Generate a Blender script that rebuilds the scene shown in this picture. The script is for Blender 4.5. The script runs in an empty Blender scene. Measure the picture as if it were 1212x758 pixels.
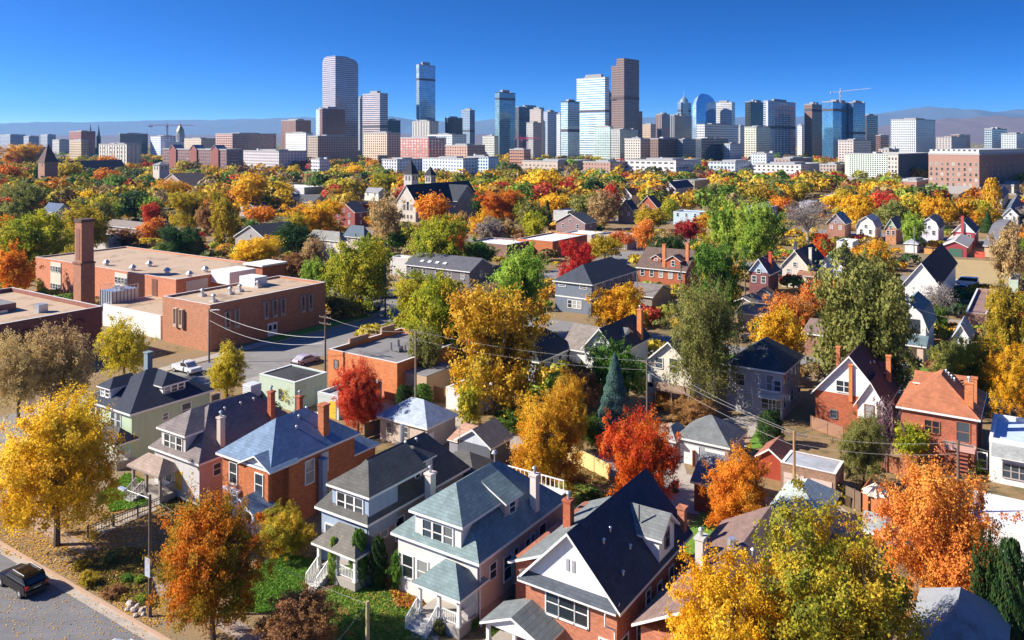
import bpy, math, random
import numpy as np
from mathutils import Vector, Matrix
R=math.radians
S=bpy.context.scene; COL=S.collection
# ------------------------------------------------------------------ camera, sky, sun, exposure
F=951.0; CX=606.0; HY=165.0; H=36.0            # focal length and horizon of the 1212x758 photograph, camera height
cam=bpy.data.cameras.new('camera'); co=bpy.data.objects.new('camera',cam); COL.objects.link(co)
co.location=(0,0,H); co.rotation_euler=(R(90),0,0)
cam.sensor_width=36; cam.lens=36*F/1212; cam.shift_y=-(379-HY)/1212; cam.clip_start=0.5; cam.clip_end=120000
S.camera=co
SUN_AZ=Vector((-1,-0.04,0)).normalized(); SUN_EL=R(33)
sd=Vector((SUN_AZ.x*math.cos(SUN_EL),SUN_AZ.y*math.cos(SUN_EL),math.sin(SUN_EL)))
W=bpy.data.worlds.new('World'); S.world=W; W.use_nodes=True
nt=W.node_tree; bg=nt.nodes['Background']
sk=nt.nodes.new('ShaderNodeTexSky'); sk.sky_type='NISHITA'; sk.sun_disc=False
sk.sun_elevation=SUN_EL; sk.sun_rotation=math.atan2(sd.x,sd.y); sk.altitude=1600; sk.air_density=1.0; sk.dust_density=3.0; sk.ozone_density=4.5
tc=nt.nodes.new('ShaderNodeTexCoord'); mp=nt.nodes.new('ShaderNodeVectorMath'); mp.operation='MULTIPLY'; mp.inputs[1].default_value=(1,1,3.4); nz=nt.nodes.new('ShaderNodeVectorMath'); nz.operation='NORMALIZE'
nt.links.new(tc.outputs['Generated'],mp.inputs[0]); nt.links.new(mp.outputs[0],nz.inputs[0]); nt.links.new(nz.outputs[0],sk.inputs[0])   # deep blue reaches low, as in dry high-altitude air
hs=nt.nodes.new('ShaderNodeHueSaturation'); hs.inputs['Saturation'].default_value=1.33; hs.inputs['Hue'].default_value=0.501; hs.inputs['Value'].default_value=1.0
gm=nt.nodes.new('ShaderNodeGamma'); gm.inputs[1].default_value=1.3
nt.links.new(sk.outputs[0],hs.inputs['Color']); nt.links.new(hs.outputs[0],gm.inputs[0]); nt.links.new(gm.outputs[0],bg.inputs['Color'])
bg.inputs['Strength'].default_value=0.074
sl=bpy.data.lights.new('sun','SUN'); sl.energy=4.6; sl.angle=R(0.5); sl.color=(1,0.93,0.82)
so=bpy.data.objects.new('sun',sl); COL.objects.link(so); so.rotation_euler=sd.to_track_quat('Z','Y').to_euler()
S.view_settings.view_transform='Standard'; S.view_settings.look='None'; S.view_settings.exposure=1.05; S.view_settings.gamma=1
S.render.engine='CYCLES'
c=S.cycles; c.use_denoising=True; c.max_bounces=5; c.diffuse_bounces=2; c.glossy_bounces=2; c.transmission_bounces=2; c.volume_bounces=0; c.transparent_max_bounces=4
c.caustics_reflective=False; c.caustics_refractive=False
# ------------------------------------------------------------------ placement
TH=R(33.7); U=Vector((math.sin(TH),math.cos(TH),0)); V=Vector((math.cos(TH),-math.sin(TH),0))
def at(px,py,z=0):
    D=(H-z)*F/(py-HY); return Vector(((px-CX)*D/F,D,0))
def gp(a,b,z=0): return V*a+U*b+Vector((0,0,z))
def toab(p): return (p.x*V.x+p.y*V.y, p.x*U.x+p.y*U.y)
def proj(p): return (CX+F*p.x/p.y, HY+(H-p.z)*F/p.y)
def run(P,d,px):                                # length along d from P until column px
    k=(px-CX)/F; return (k*P.y-P.x)/(d.x-k*d.y)
# ------------------------------------------------------------------ materials
MC={}
def newmat(name):
    m=bpy.data.materials.new(name); m.use_nodes=True; n=m.node_tree.nodes; return m,n,m.node_tree.links,n['Principled BSDF']
def vmath(n,l,op,a,b=None):
    x=n.new('ShaderNodeVectorMath'); x.operation=op; l.new(a,x.inputs[0])
    if b is not None: x.inputs[1].default_value=b
    return x.outputs[0]
def mth(n,l,op,a,b=None):
    x=n.new('ShaderNodeMath'); x.operation=op
    for i,v in enumerate((a,b)):
        if v is None: continue
        if isinstance(v,(int,float)): x.inputs[i].default_value=v
        else: l.new(v,x.inputs[i])
    return x.outputs[0]
def mixc(n,l,f,a,b,bt='MIX'):
    x=n.new('ShaderNodeMix'); x.data_type='RGBA'; x.blend_type=bt
    for s,v in ((x.inputs['Factor'],f),(x.inputs[6],a),(x.inputs[7],b)):
        if isinstance(v,(int,float)): s.default_value=v
        elif isinstance(v,tuple): s.default_value=(*v[:3],1)
        else: l.new(v,s)
    return x.outputs[2]
def noise(n,l,vec,scale,detail=4,rough=.6):
    x=n.new('ShaderNodeTexNoise'); x.inputs['Scale'].default_value=scale; x.inputs['Detail'].default_value=detail; x.inputs['Roughness'].default_value=rough
    if vec is not None: l.new(vec,x.inputs['Vector'])
    return x.outputs['Fac']
def ramp(n,l,f,stops,interp='LINEAR'):
    x=n.new('ShaderNodeValToRGB'); l.new(f,x.inputs[0]); e=x.color_ramp.elements; x.color_ramp.interpolation=interp
    while len(e)<len(stops): e.new(.5)
    for i,(p,c_) in enumerate(stops): e[i].position=p; e[i].color=(*c_[:3],1)
    return x.outputs[0]
def sc3(c_,k): return tuple(min(1,x*k) for x in c_)
def objc(n): return n.new('ShaderNodeTexCoord').outputs['Object']
def mat(kind,col,**k):
    key=(kind,tuple(col),tuple(sorted(k.items())))
    if key in MC: return MC[key]
    m,n,l,b=newmat(kind); o=objc(n)
    sep=n.new('ShaderNodeSeparateXYZ'); l.new(o,sep.inputs[0]); x,y,z=sep.outputs
    hx=mth(n,l,'ADD',x,y)
    cmb=n.new('ShaderNodeCombineXYZ'); l.new(hx,cmb.inputs[0]); l.new(z,cmb.inputs[1]); hv=cmb.outputs[0]
    ns=noise(n,l,o,k.get('ns',1.2),5); base=mixc(n,l,ns,sc3(col,.72),sc3(col,1.25)); rough=.8; bump=None
    if kind=='shingle':
        br=n.new('ShaderNodeTexBrick'); l.new(hv,br.inputs['Vector']); br.inputs['Scale'].default_value=1
        br.inputs['Brick Width'].default_value=.45; br.inputs['Row Height'].default_value=.16; br.inputs['Mortar Size'].default_value=.012
        br.inputs['Color1'].default_value=(.86,.86,.86,1); br.inputs['Color2'].default_value=(1.1,1.1,1.1,1); br.inputs['Mortar'].default_value=(.7,.7,.7,1)
        base=mixc(n,l,1.0,base,br.outputs['Color'],'MULTIPLY'); st=noise(n,l,vmath(n,l,'MULTIPLY',o,(.9,.9,.35)),1.0,5,.7)
        base=mixc(n,l,.45,base,ramp(n,l,st,[(.3,(.6,.6,.6)),(.7,(1.3,1.3,1.3))]),'MULTIPLY'); rough=.9; bump=br.outputs['Color']
    elif kind=='brick':
        br=n.new('ShaderNodeTexBrick'); l.new(hv,br.inputs['Vector']); br.inputs['Scale'].default_value=1
        br.inputs['Brick Width'].default_value=.26; br.inputs['Row Height'].default_value=.09; br.inputs['Mortar Size'].default_value=.01; br.inputs['Bias'].default_value=-.1
        br.inputs['Color1'].default_value=(.75,.75,.75,1); br.inputs['Color2'].default_value=(1.2,1.2,1.2,1); br.inputs['Mortar'].default_value=(1.1,1.3,1.4,1)
        base=mixc(n,l,1.0,base,br.outputs['Color'],'MULTIPLY'); rough=.88; bump=br.outputs['Color']
    elif kind=='siding':
        w=mth(n,l,'FRACT',mth(n,l,'MULTIPLY',z,5.2)); d=ramp(n,l,w,[(0,(.62,.62,.62)),(.14,(1,1,1)),(1,(1.03,1.03,1.03))])
        base=mixc(n,l,noise(n,l,vmath(n,l,'MULTIPLY',o,(1.8,1.8,.3)),1.3,4),sc3(col,.74),sc3(col,1.14)); base=mixc(n,l,.8,base,d,'MULTIPLY'); rough=.6; bump=w
    elif kind=='plank':
        w=mth(n,l,'FRACT',mth(n,l,'MULTIPLY',hx,6.5)); d=ramp(n,l,w,[(0,(.35,.35,.35)),(.1,(1,1,1)),(1,(.95,.95,.95))])
        base=mixc(n,l,.9,base,d,'MULTIPLY'); rough=.85
    elif kind=='stucco': base=mixc(n,l,.55,mixc(n,l,ns,sc3(col,.86),sc3(col,1.08)),mixc(n,l,noise(n,l,vmath(n,l,'MULTIPLY',o,(2.2,2.2,.25)),1.5,4),sc3(col,.7),sc3(col,1.12))); rough=.85
    elif kind=='paint': base=mixc(n,l,ns,sc3(col,.93),sc3(col,1.04)); rough=.45
    elif kind=='metal': b.inputs['Metallic'].default_value=.6; rough=.4; base=mixc(n,l,ns,sc3(col,.85),sc3(col,1.1))
    elif kind=='membrane':
        n2=noise(n,l,o,.22,6,.7); base=mixc(n,l,1.0,mixc(n,l,ns,sc3(col,.85),sc3(col,1.1)),ramp(n,l,n2,[(.36,(.62,.60,.58)),(.45,(.95,.95,.95)),(.6,(1.05,1.05,1.05)),(.64,(.84,.83,.82)),(.7,(1.1,1.1,1.1))]),'MULTIPLY'); w=mth(n,l,'FRACT',mth(n,l,'MULTIPLY',y,.42)); base=mixc(n,l,.5,base,ramp(n,l,w,[(0,(.7,.7,.7)),(.03,(1,1,1))]),'MULTIPLY'); rough=.9
    elif kind=='bark': base=mixc(n,l,noise(n,l,vmath(n,l,'MULTIPLY',o,(4,4,.8)),2),sc3(col,.5),sc3(col,1.4)); rough=.95
    elif kind=='asphalt':
        n2=noise(n,l,o,18,2); base=mixc(n,l,.35,base,n2,'OVERLAY'); n3=noise(n,l,vmath(n,l,'MULTIPLY',o,(.15,.8,1)),.7,4)
        base=mixc(n,l,.4,base,ramp(n,l,n3,[(.35,(.6,.6,.6)),(.47,(.95,.95,.95)),(.5,(1.15,1.15,1.15)),(.53,(.9,.9,.9)),(.7,(1.3,1.3,1.3))]),'MULTIPLY'); rough=.9
    elif kind=='gloss': base=col; b.inputs['Coat Weight'].default_value=.35; rough=.25; b.inputs['Specular IOR Level'].default_value=.3
    elif kind=='glass':
        inf=n.new('ShaderNodeObjectInfo'); base=ramp(n,l,inf.outputs['Random'],[(0,sc3(col,.5)),(.6,sc3(col,2.2)),(.66,(.16,.17,.18)),(.84,(.42,.42,.40)),(.9,sc3(col,1.2))]); rough=.08; b.inputs['Specular IOR Level'].default_value=.7
    if isinstance(base,tuple): b.inputs['Base Color'].default_value=(*base[:3],1)
    else: l.new(base,b.inputs['Base Color'])
    b.inputs['Roughness'].default_value=k.get('rough',rough)
    if bump is not None:
        bm=n.new('ShaderNodeBump'); bm.inputs['Strength'].default_value=.5; bm.inputs['Distance'].default_value=.02; l.new(bump,bm.inputs['Height']); l.new(bm.outputs[0],b.inputs['Normal'])
    MC[key]=m; return m
def facade(wall,glass,dz=3.6,dx=3,fz=.5,fx=.7,rough=.12,metal=0.0,off=0.0):
    key=('facade',wall,glass,dz,dx,fz,fx,rough,metal)
    if key in MC: return MC[key]
    m,n,l,b=newmat('facade'); o=objc(n); sep=n.new('ShaderNodeSeparateXYZ'); l.new(o,sep.inputs[0]); x,y,z=sep.outputs
    hx=mth(n,l,'DIVIDE',mth(n,l,'ADD',mth(n,l,'ADD',x,y),off),dx); zz=mth(n,l,'DIVIDE',z,dz)
    a=mth(n,l,'LESS_THAN',mth(n,l,'FRACT',hx),fx); bb=mth(n,l,'LESS_THAN',mth(n,l,'FRACT',zz),fz); f=mth(n,l,'MULTIPLY',a,bb)
    nm=n.new('ShaderNodeNewGeometry'); s2=n.new('ShaderNodeSeparateXYZ'); l.new(nm.outputs['Normal'],s2.inputs[0])
    f=mth(n,l,'MULTIPLY',f,mth(n,l,'LESS_THAN',s2.outputs[2],.5))
    c2=n.new('ShaderNodeCombineXYZ'); l.new(mth(n,l,'FLOOR',hx),c2.inputs[0]); l.new(mth(n,l,'FLOOR',zz),c2.inputs[1])
    wn=n.new('ShaderNodeTexWhiteNoise'); wn.noise_dimensions='3D'; l.new(c2.outputs[0],wn.inputs['Vector'])
    g=mixc(n,l,wn.outputs['Value'],sc3(glass,.75),sc3(glass,1.3)); ns=noise(n,l,o,.03,3); w=mixc(n,l,ns,sc3(wall,.85),sc3(wall,1.12))
    l.new(mixc(n,l,f,w,g),b.inputs['Base Color']); l.new(mth(n,l,'SUBTRACT',.75,mth(n,l,'MULTIPLY',f,.75-rough)),b.inputs['Roughness'])
    b.inputs['Specular IOR Level'].default_value=.8
    metal=metal or .45
    if metal: l.new(mth(n,l,'MULTIPLY',f,metal),b.inputs['Metallic'])
    MC[key]=m; return m
WHITE=(.8,.79,.76); GLASS=(.03,.04,.05)
# ------------------------------------------------------------------ mesh collector
class MB:
    def __init__(s): s.v=[]; s.f=[]; s.m=[]; s.mats=[]
    def mi(s,m):
        if m not in s.mats: s.mats.append(m)
        return s.mats.index(m)
    def poly(s,pts,m):
        i=len(s.v); s.v+= [tuple(p) for p in pts]; s.f.append(tuple(range(i,i+len(pts)))); s.m.append(s.mi(m)); return s
    def faces(s,vs,fs,m):
        i=len(s.v); s.v+=[tuple(p) for p in vs]; k=s.mi(m)
        for f in fs: s.f.append(tuple(i+j for j in f)); s.m.append(k)
        return s
    def box(s,x0,x1,y0,y1,z0,z1,m,top=None):
        v=[(x0,y0,z0),(x1,y0,z0),(x1,y1,z0),(x0,y1,z0),(x0,y0,z1),(x1,y0,z1),(x1,y1,z1),(x0,y1,z1)]
        s.faces(v,[(0,3,2,1),(0,1,5,4),(1,2,6,5),(2,3,7,6),(3,0,4,7)],m); s.faces(v[4:],[(0,1,2,3)],top or m); return s
    def tube(s,p,q,r0,r1,m,n=8,cap=True):
        p=Vector(p); q=Vector(q); d=(q-p).normalized(); a=d.orthogonal().normalized(); b=d.cross(a)
        vs=[];
        for c_,r in ((p,r0),(q,r1)):
            for i in range(n):
                t=2*math.pi*i/n; vs.append(c_+a*(r*math.cos(t))+b*(r*math.sin(t)))
        fs=[(i,(i+1)%n,n+(i+1)%n,n+i) for i in range(n)]
        if cap: fs+=[tuple(range(n-1,-1,-1)),tuple(range(n,2*n))]
        return s.faces(vs,fs,m)
    def slab(s,vs,fs,t,mt,ms,mb=None):           # top surface given; thickness t downwards
        n=len(vs); k=[(x,y,z-t) for x,y,z in vs]
        s.faces(vs,fs,mt)
        i=len(s.v)-n; s.v+=k; b=s.mi(mb or ms); e={}
        for f in fs:
            s.f.append(tuple(i+n+j for j in reversed(f))); s.m.append(b)
            for p,q in zip(f,f[1:]+f[:1]): e[(p,q)]=1
        b=s.mi(ms)
        for (p,q) in e:
            if (q,p) not in e: s.f.append((i+q,i+p,i+n+p,i+n+q)); s.m.append(b)
        return s
    def mesh(s,name):
        me=bpy.data.meshes.new(name); me.from_pydata(s.v,[],s.f)
        for m in s.mats: me.materials.append(m)
        me.polygons.foreach_set('material_index',s.m); me.update(); return me
    def build(s,name,parent=None,loc=None,rz=0):
        o=bpy.data.objects.new(name,s.mesh(name)); COL.objects.link(o)
        if parent is not None: o.parent=parent
        if loc is not None: o.location=loc
        if rz: o.rotation_euler.z=rz
        return o
def tag(o,label=None,cat=None,group=None,kind=None):
    if label: o['label']=label
    if cat: o['category']=cat
    if group: o['group']=group
    if kind: o['kind']=kind
    return o
def empty(name,loc,rz,label=None,cat=None,group=None):
    o=bpy.data.objects.new(name,None); COL.objects.link(o); o.location=loc; o.rotation_euler.z=rz; o.empty_display_size=.5
    return tag(o,label,cat,group)
def copy_tree(o,parent=None):
    c_=o.copy(); COL.objects.link(c_); c_.parent=parent
    for ch in list(o.children): copy_tree(ch,c_)
    return c_
LM=[]        # landmarks: (phrase, px, py)
AUTO=[]      # things whose label is completed at the end: (object, head phrase, px, py)
KEEP=[]      # picture boxes of buildings (x0,y0,x1,y1,depth)
FOOT=[]      # footprints in street-grid coordinates
def lm(phrase,px,py): LM.append((phrase,px,py))
# ------------------------------------------------------------------ setting
def sheet(name,pts,z,m,kind='structure',label=None,cat=None,thick=0):
    b=MB(); pts=[(p.x,p.y,z) for p in pts]
    if thick: b.slab(pts,[tuple(range(len(pts)))],thick,m,m)
    else: b.poly(pts,m)
    return tag(b.build(name),label,cat,None,kind)
def rect(a0,a1,b0,b1): return [gp(a0,b0),gp(a1,b0),gp(a1,b1),gp(a0,b1)]
def ground_mat(cols,s1=.05,s2=.6):
    m,n,l,b=newmat('ground'); o=objc(n); n1=noise(n,l,o,s1,6,.65); n2=noise(n,l,o,s2,6,.7); n3=noise(n,l,o,6,3,.8)
    f=mth(n,l,'ADD',mth(n,l,'MULTIPLY',n1,.55),mth(n,l,'MULTIPLY',n2,.45))
    c1=ramp(n,l,f,cols); l.new(mixc(n,l,.55,c1,ramp(n,l,n3,[(.3,(.5,.5,.5)),(.7,(1.4,1.4,1.4))]),'MULTIPLY'),b.inputs['Base Color']); b.inputs['Roughness'].default_value=.95
    bm=n.new('ShaderNodeBump'); bm.inputs['Strength'].default_value=.6; bm.inputs['Distance'].default_value=.12; l.new(n3,bm.inputs['Height']); l.new(bm.outputs[0],b.inputs['Normal'])
    return m
GM=ground_mat([(.30,(.06,.08,.02)),(.42,(.17,.13,.055)),(.5,(.30,.19,.08)),(.6,(.24,.19,.12)),(.72,(.10,.12,.03))])
FARG=ground_mat([(.3,(.09,.085,.04)),(.5,(.2,.16,.09)),(.7,(.12,.10,.06))],.004,.05)
LAWN=ground_mat([(.3,(.08,.16,.015)),(.5,(.14,.28,.025)),(.62,(.19,.32,.03)),(.75,(.3,.28,.06))],.15,1.5)
DRY=ground_mat([(.3,(.35,.24,.10)),(.5,(.48,.35,.16)),(.7,(.4,.3,.15))],.1,1)
ASPH=mat('asphalt',(.17,.165,.17),ns=.4); ASPH2=mat('asphalt',(.24,.225,.21),ns=.3); CONC=mat('asphalt',(.42,.36,.30),ns=.8); PATH=mat('asphalt',(.36,.27,.21),ns=1.5)
K=60000
sheet('ground',[Vector((-K,-300,0)),Vector((K,-300,0)),Vector((K,K,0)),Vector((-K,K,0))],0,FARG)
sheet('yard_ground',rect(-260,140,-40,700),.004,GM)
A1=(-113,-100)                                    # side street by the school
sheet('road',rect(-400,150,22,33.4),.012,ASPH)
sheet('gutter',rect(-98,150,33.4,34.1),.016,CONC)
sheet('kerb',rect(-98,150,34.1,34.35),.14,mat('stucco',(.5,.33,.22)),thick=.14)
sheet('side_street',[*rect(A1[0],A1[1],33.4,700)],.010,ASPH2)
sheet('sidewalk',rect(-98,150,37.2,38.6),.05,PATH,thick=.05)
sheet('school_sidewalk',rect(-116,-113.6,74,124),.10,CONC,thick=.1)
sheet('school_lawn',rect(-117,-113.9,95,120),.12,LAWN)
for i,(b0,b1) in enumerate(((125,138),(222,234),(322,334),(424,436))): sheet('street',rect(-500,300,b0,b1),.014+i*.0001,ASPH2)
sheet('alley',rect(-100,60,77.2,81.5),.012,mat('asphalt',(.36,.33,.30),ns=.5))
sheet('alley',rect(-100,60,178,182.5),.012,mat('asphalt',(.32,.27,.22),ns=.5))
def pxsheet(name,pts,z,m,thick=0): return sheet(name,[at(x,y) for x,y in pts],z,m,thick=thick)
pxsheet('lawn',[(268,722),(283,690),(330,655),(372,663),(362,702),(330,728)],.05,LAWN)
pxsheet('lawn',[(383,703),(400,694),(470,700),(500,725),(520,780),(380,790)],.05,LAWN)
pxsheet('lawn',[(118,585),(150,560),(185,575),(176,600),(130,607)],.05,LAWN)
pxsheet('lawn',[(650,575),(690,566),(722,590),(700,607),(655,598)],.05,LAWN)
pxsheet('lawn',[(806,640),(835,600),(850,625),(815,668)],.05,LAWN)
pxsheet('lawn',[(898,505),(912,500),(902,530),(880,534)],.05,LAWN)
pxsheet('lawn',[(1085,438),(1105,427),(1130,434),(1100,447)],.05,LAWN)
pxsheet('lawn',[(1000,560),(1060,560),(1060,600),(1010,600)],.02,GM)
pxsheet('walkway',[(778,505),(795,500),(813,560),(785,610),(765,598),(790,560)],.03,CONC,.03)
pxsheet('driveway',[(792,556),(832,566),(828,610),(795,602)],.026,CONC,.02)
pxsheet('walkway',[(800,672),(838,612),(846,618),(812,682)],.03,CONC,.03)
pxsheet('patio',[(850,498),(890,489),(902,497),(893,532),(880,530),(886,508)],.03,CONC,.03)
pxsheet('driveway',[(530,488),(565,492),(560,510),(525,500)],.026,CONC,.02)
pxsheet('driveway',[(960,592),(988,596),(1035,625),(1000,625)],.026,CONC,.02)
pxsheet('walkway',[(355,702),(367,694),(376,700),(345,722),(330,718)],.07,PATH,.06)
pxsheet('walkway',[(488,745),(520,748),(512,800),(470,800)],.07,CONC,.06)
pxsheet('walkway',[(108,622),(180,596),(186,604),(120,634)],.06,CONC,.05)
pxsheet('dry_field',[(1116,322),(1192,322),(1196,337),(1130,334)],.03,DRY)
pxsheet('dry_field',[(1126,307),(1186,310),(1190,322),(1110,322)],.03,DRY)
# mountains
def ridge(name,Y0,Y1,prof,m,seed,nx=420,ny=22,amp=.25):
    rs=np.random.RandomState(seed); b=MB(); xs=np.linspace(-200,1420,nx)
    oct_=[(rs.rand()*6.28,rs.rand()*6.28,f) for f in (.012,.021,.04,.075,.14,.27)]
    vs=[]
    for j in range(ny):
        t=j/(ny-1); Y=Y0+(Y1-Y0)*t; e=math.sin(math.pi*min(1,t*1.15)*.5)**1.1
        for x in xs:
            yt=np.interp(x,[p[0] for p in prof],[p[1] for p in prof]); h=H+(HY-yt)*Y1/F
            nn=sum(math.sin(x*f*(1.0)+p1+j*.55*(1+k*.35))*math.cos(j*(.5+.3*k)+p2+x*f*.3)/(1.5+k) for k,(p1,p2,f) in enumerate(oct_))
            z=h*e*(1+amp*nn*.5)
            vs.append(((x-CX)*Y1/F,Y,max(z,0) if j else -5))
    fs=[(j*nx+i,j*nx+i+1,(j+1)*nx+i+1,(j+1)*nx+i) for j in range(ny-1) for i in range(nx-1)]
    b.faces(vs,fs,m); o=b.build(name); tag(o,kind='structure')
    o.data.polygons.foreach_set('use_smooth',[True]*len(fs)); return o
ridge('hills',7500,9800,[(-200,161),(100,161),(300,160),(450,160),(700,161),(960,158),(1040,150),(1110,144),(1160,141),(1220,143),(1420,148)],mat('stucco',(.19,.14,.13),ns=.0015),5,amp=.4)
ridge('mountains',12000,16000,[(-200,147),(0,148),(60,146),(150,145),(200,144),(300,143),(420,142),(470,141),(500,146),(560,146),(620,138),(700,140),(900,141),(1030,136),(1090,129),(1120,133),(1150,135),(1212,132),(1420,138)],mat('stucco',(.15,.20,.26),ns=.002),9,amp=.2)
# haze
b=MB(); hz,hn,hl,hb=newmat('haze'); hn.remove(hb)
pv=hn.new('ShaderNodeVolumePrincipled'); pv.inputs['Color'].default_value=(.20,.50,.95,1); pv.inputs['Density'].default_value=4.6e-5; pv.inputs['Anisotropy'].default_value=.2
hl.new(pv.outputs[0],[x for x in hn if x.type=='OUTPUT_MATERIAL'][0].inputs['Volume'])
b.box(-16000,16000,-500,17500,-8,760,hz); tag(b.build('haze'),kind='stuff')
# ------------------------------------------------------------------ building parts
WM={}
def win_mesh(w,h,fc,style,pane,muntin):
    key=(round(w,2),round(h,2),fc,style,pane,muntin)
    if key in WM: return WM[key]
    m=mat('paint',fc); b=MB(); t=.1 if style!='thin' else .05; d=.07
    b.box(-w/2-t,-w/2,-d,0.02,-t,h+t,m); b.box(w/2,w/2+t,-d,.02,-t,h+t,m); b.box(-w/2,w/2,-d,.02,h,h+t,m); b.box(-w/2,w/2,-d-.06,.02,-t,0,m)
    if muntin: b.box(-w/2,w/2,-d*.7,.02,h*.5-.035,h*.5+.035,m)
    if muntin>1:
        for k in range(1,muntin): x=-w/2+w*k/muntin; b.box(x-.05,x+.05,-d*.8,.02,0,h,m)
    fr=b.mesh('window'); b=MB(); b.box(-w/2,w/2,-.015,.015,0,h,pane); WM[key]=(fr,b.mesh('pane')); return WM[key]
def win_at(par,x,y,z,rz,w,h,fc=WHITE,style='',pane=None,muntin=1,one=False,name='window'):
    pane=pane or mat('glass',GLASS); fr,pn=win_mesh(w,h,fc,style,pane,muntin)
    o=bpy.data.objects.new(name,fr); COL.objects.link(o); o.parent=par; o.location=(x,y,z); o.rotation_euler.z=rz
    if one:                                      # frame and pane in one mesh (already three levels down)
        key=('one',id(fr))
        if key not in WM:
            bm=MB()
            for me in (fr,pn):
                for p in me.polygons: bm.poly([me.vertices[i].co for i in p.vertices],me.materials[p.material_index])
            WM[key]=bm.mesh('window')
        o.data=WM[key]
    else:
        q=bpy.data.objects.new('pane',pn); COL.objects.link(q); q.parent=o; q.location=(0,-.01,0)
    return o
def prof_z(pts,x):
    for (x0,z0),(x1,z1) in zip(pts,pts[1:]):
        if x0-1e-6<=x<=x1+1e-6: return z0+(z1-z0)*(x-x0)/(x1-x0) if x1>x0 else z1
    return pts[-1][1]
def roof_prof(pts,y0,y1,t,mt,ms,swap=False,name='roof',par=None):
    vs=[];n=len(pts)
    for y in (y0,y1):
        for x,z in pts: vs.append((y,x,z) if swap else (x,y,z))
    fs=[(i,i+1,n+i+1,n+i) for i in range(n-1)]
    if swap: fs=[tuple(reversed(f)) for f in fs]
    return MB().slab(vs,fs,t,mt,ms).build(name,par)
def roof_hip(x0,x1,y0,y1,ze,zr,t,mt,ms,name='roof',par=None,inset=None,swap=None,back=True):
    w,l=x1-x0,y1-y0; alongy=(l>=w) if swap is None else not swap
    if alongy:
        i=w/2 if inset is None else inset; i=min(i,l/2-.01); cx=(x0+x1)/2; r0=(cx,y0+i,zr); r1=(cx,(y1-i) if back else y1,zr)
        vs=[(x0,y0,ze),(x1,y0,ze),(x1,y1,ze),(x0,y1,ze),r0,r1]; fs=[(0,1,4),(1,2,5,4),(2,3,5),(3,0,4,5)]
    else:
        i=l/2 if inset is None else inset; i=min(i,w/2-.01); cy=(y0+y1)/2; r0=(x0+i,cy,zr); r1=(x1-i,cy,zr)
        vs=[(x0,y0,ze),(x1,y0,ze),(x1,y1,ze),(x0,y1,ze),r0,r1]; fs=[(0,1,5,4),(1,2,5),(2,3,4,5),(3,0,4)]
    return MB().slab(vs,fs,t,mt,ms).build(name,par)
def chimney(par,x,y,z0,z1,m,w=.7,d=.7,pot=True):
    w*=.82; d*=.82
    b=MB(); b.box(x-w/2,x+w/2,y-d/2,y+d/2,z0,z1,m); b.box(x-w/2-.08,x+w/2+.08,y-d/2-.08,y+d/2+.08,z1,z1+.15,m)
    o=b.build('chimney',par)
    if pot: MB().tube((x,y,z1+.15),(x,y,z1+.55),.13,.11,mat('metal',(.5,.5,.5))).tube((x,y,z1+.6),(x,y,z1+.75),.22,.12,mat('metal',(.5,.5,.5))).build('flue',o)
    return o
def vent(par,x,y,z,m=None):
    m=m or mat('metal',(.55,.57,.6)); MB().tube((x,y,z-.2),(x,y,z+.2),.09,.09,m,6).tube((x,y,z+.2),(x,y,z+.3),.16,.08,m,6).build('roof_vent',par)
def dormer(par,cx,cy,w,d,z0,zh,face,rt,wm,rm,tm,nw=1,rise=None):
    """box dormer whose front face centre is at (cx,cy); face 0=-y,1=+x,3=-x"""
    rz={0:0,1:R(90),2:R(180),3:R(-90)}[face]
    b=MB(); b.box(-w/2,w/2,0,d,z0,zh,wm); r=rise or w*.3
    if rt=='gable': b.poly([(-w/2,0.004,zh),(w/2,0.004,zh),(0,.004,zh+r*.9)],wm)
    o=b.build('dormer',par,(cx,cy,0),rz); ov=.3
    if rt=='gable': roof_prof([(-w/2-ov,zh-ov*r*2/w),(0,zh+r),(w/2+ov,zh-ov*r*2/w)],-ov,d,.14,rm,tm,par=o,name='dormer_roof')
    elif rt=='hip': roof_hip(-w/2-ov,w/2+ov,-ov,d,zh,zh+r,.14,rm,tm,par=o,name='dormer_roof',back=False,inset=(w/2+ov)*.9,swap=False)
    else: MB().slab([(-w/2-ov,-ov,zh),(w/2+ov,-ov,zh),(w/2+ov,d,zh+r),(-w/2-ov,d,zh+r)],[(0,1,2,3)],.14,rm,tm).build('dormer_roof',o)
    ww=min(.8,(w-.4)/nw-.15); hh=min(1.2,zh-z0-.5)
    for k in range(nw): win_at(o,(k-(nw-1)/2)*(ww+.2),-.01,zh-.25-hh,0,ww,hh,one=True)
    return o
SHINGLE={}
class House: pass
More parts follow.
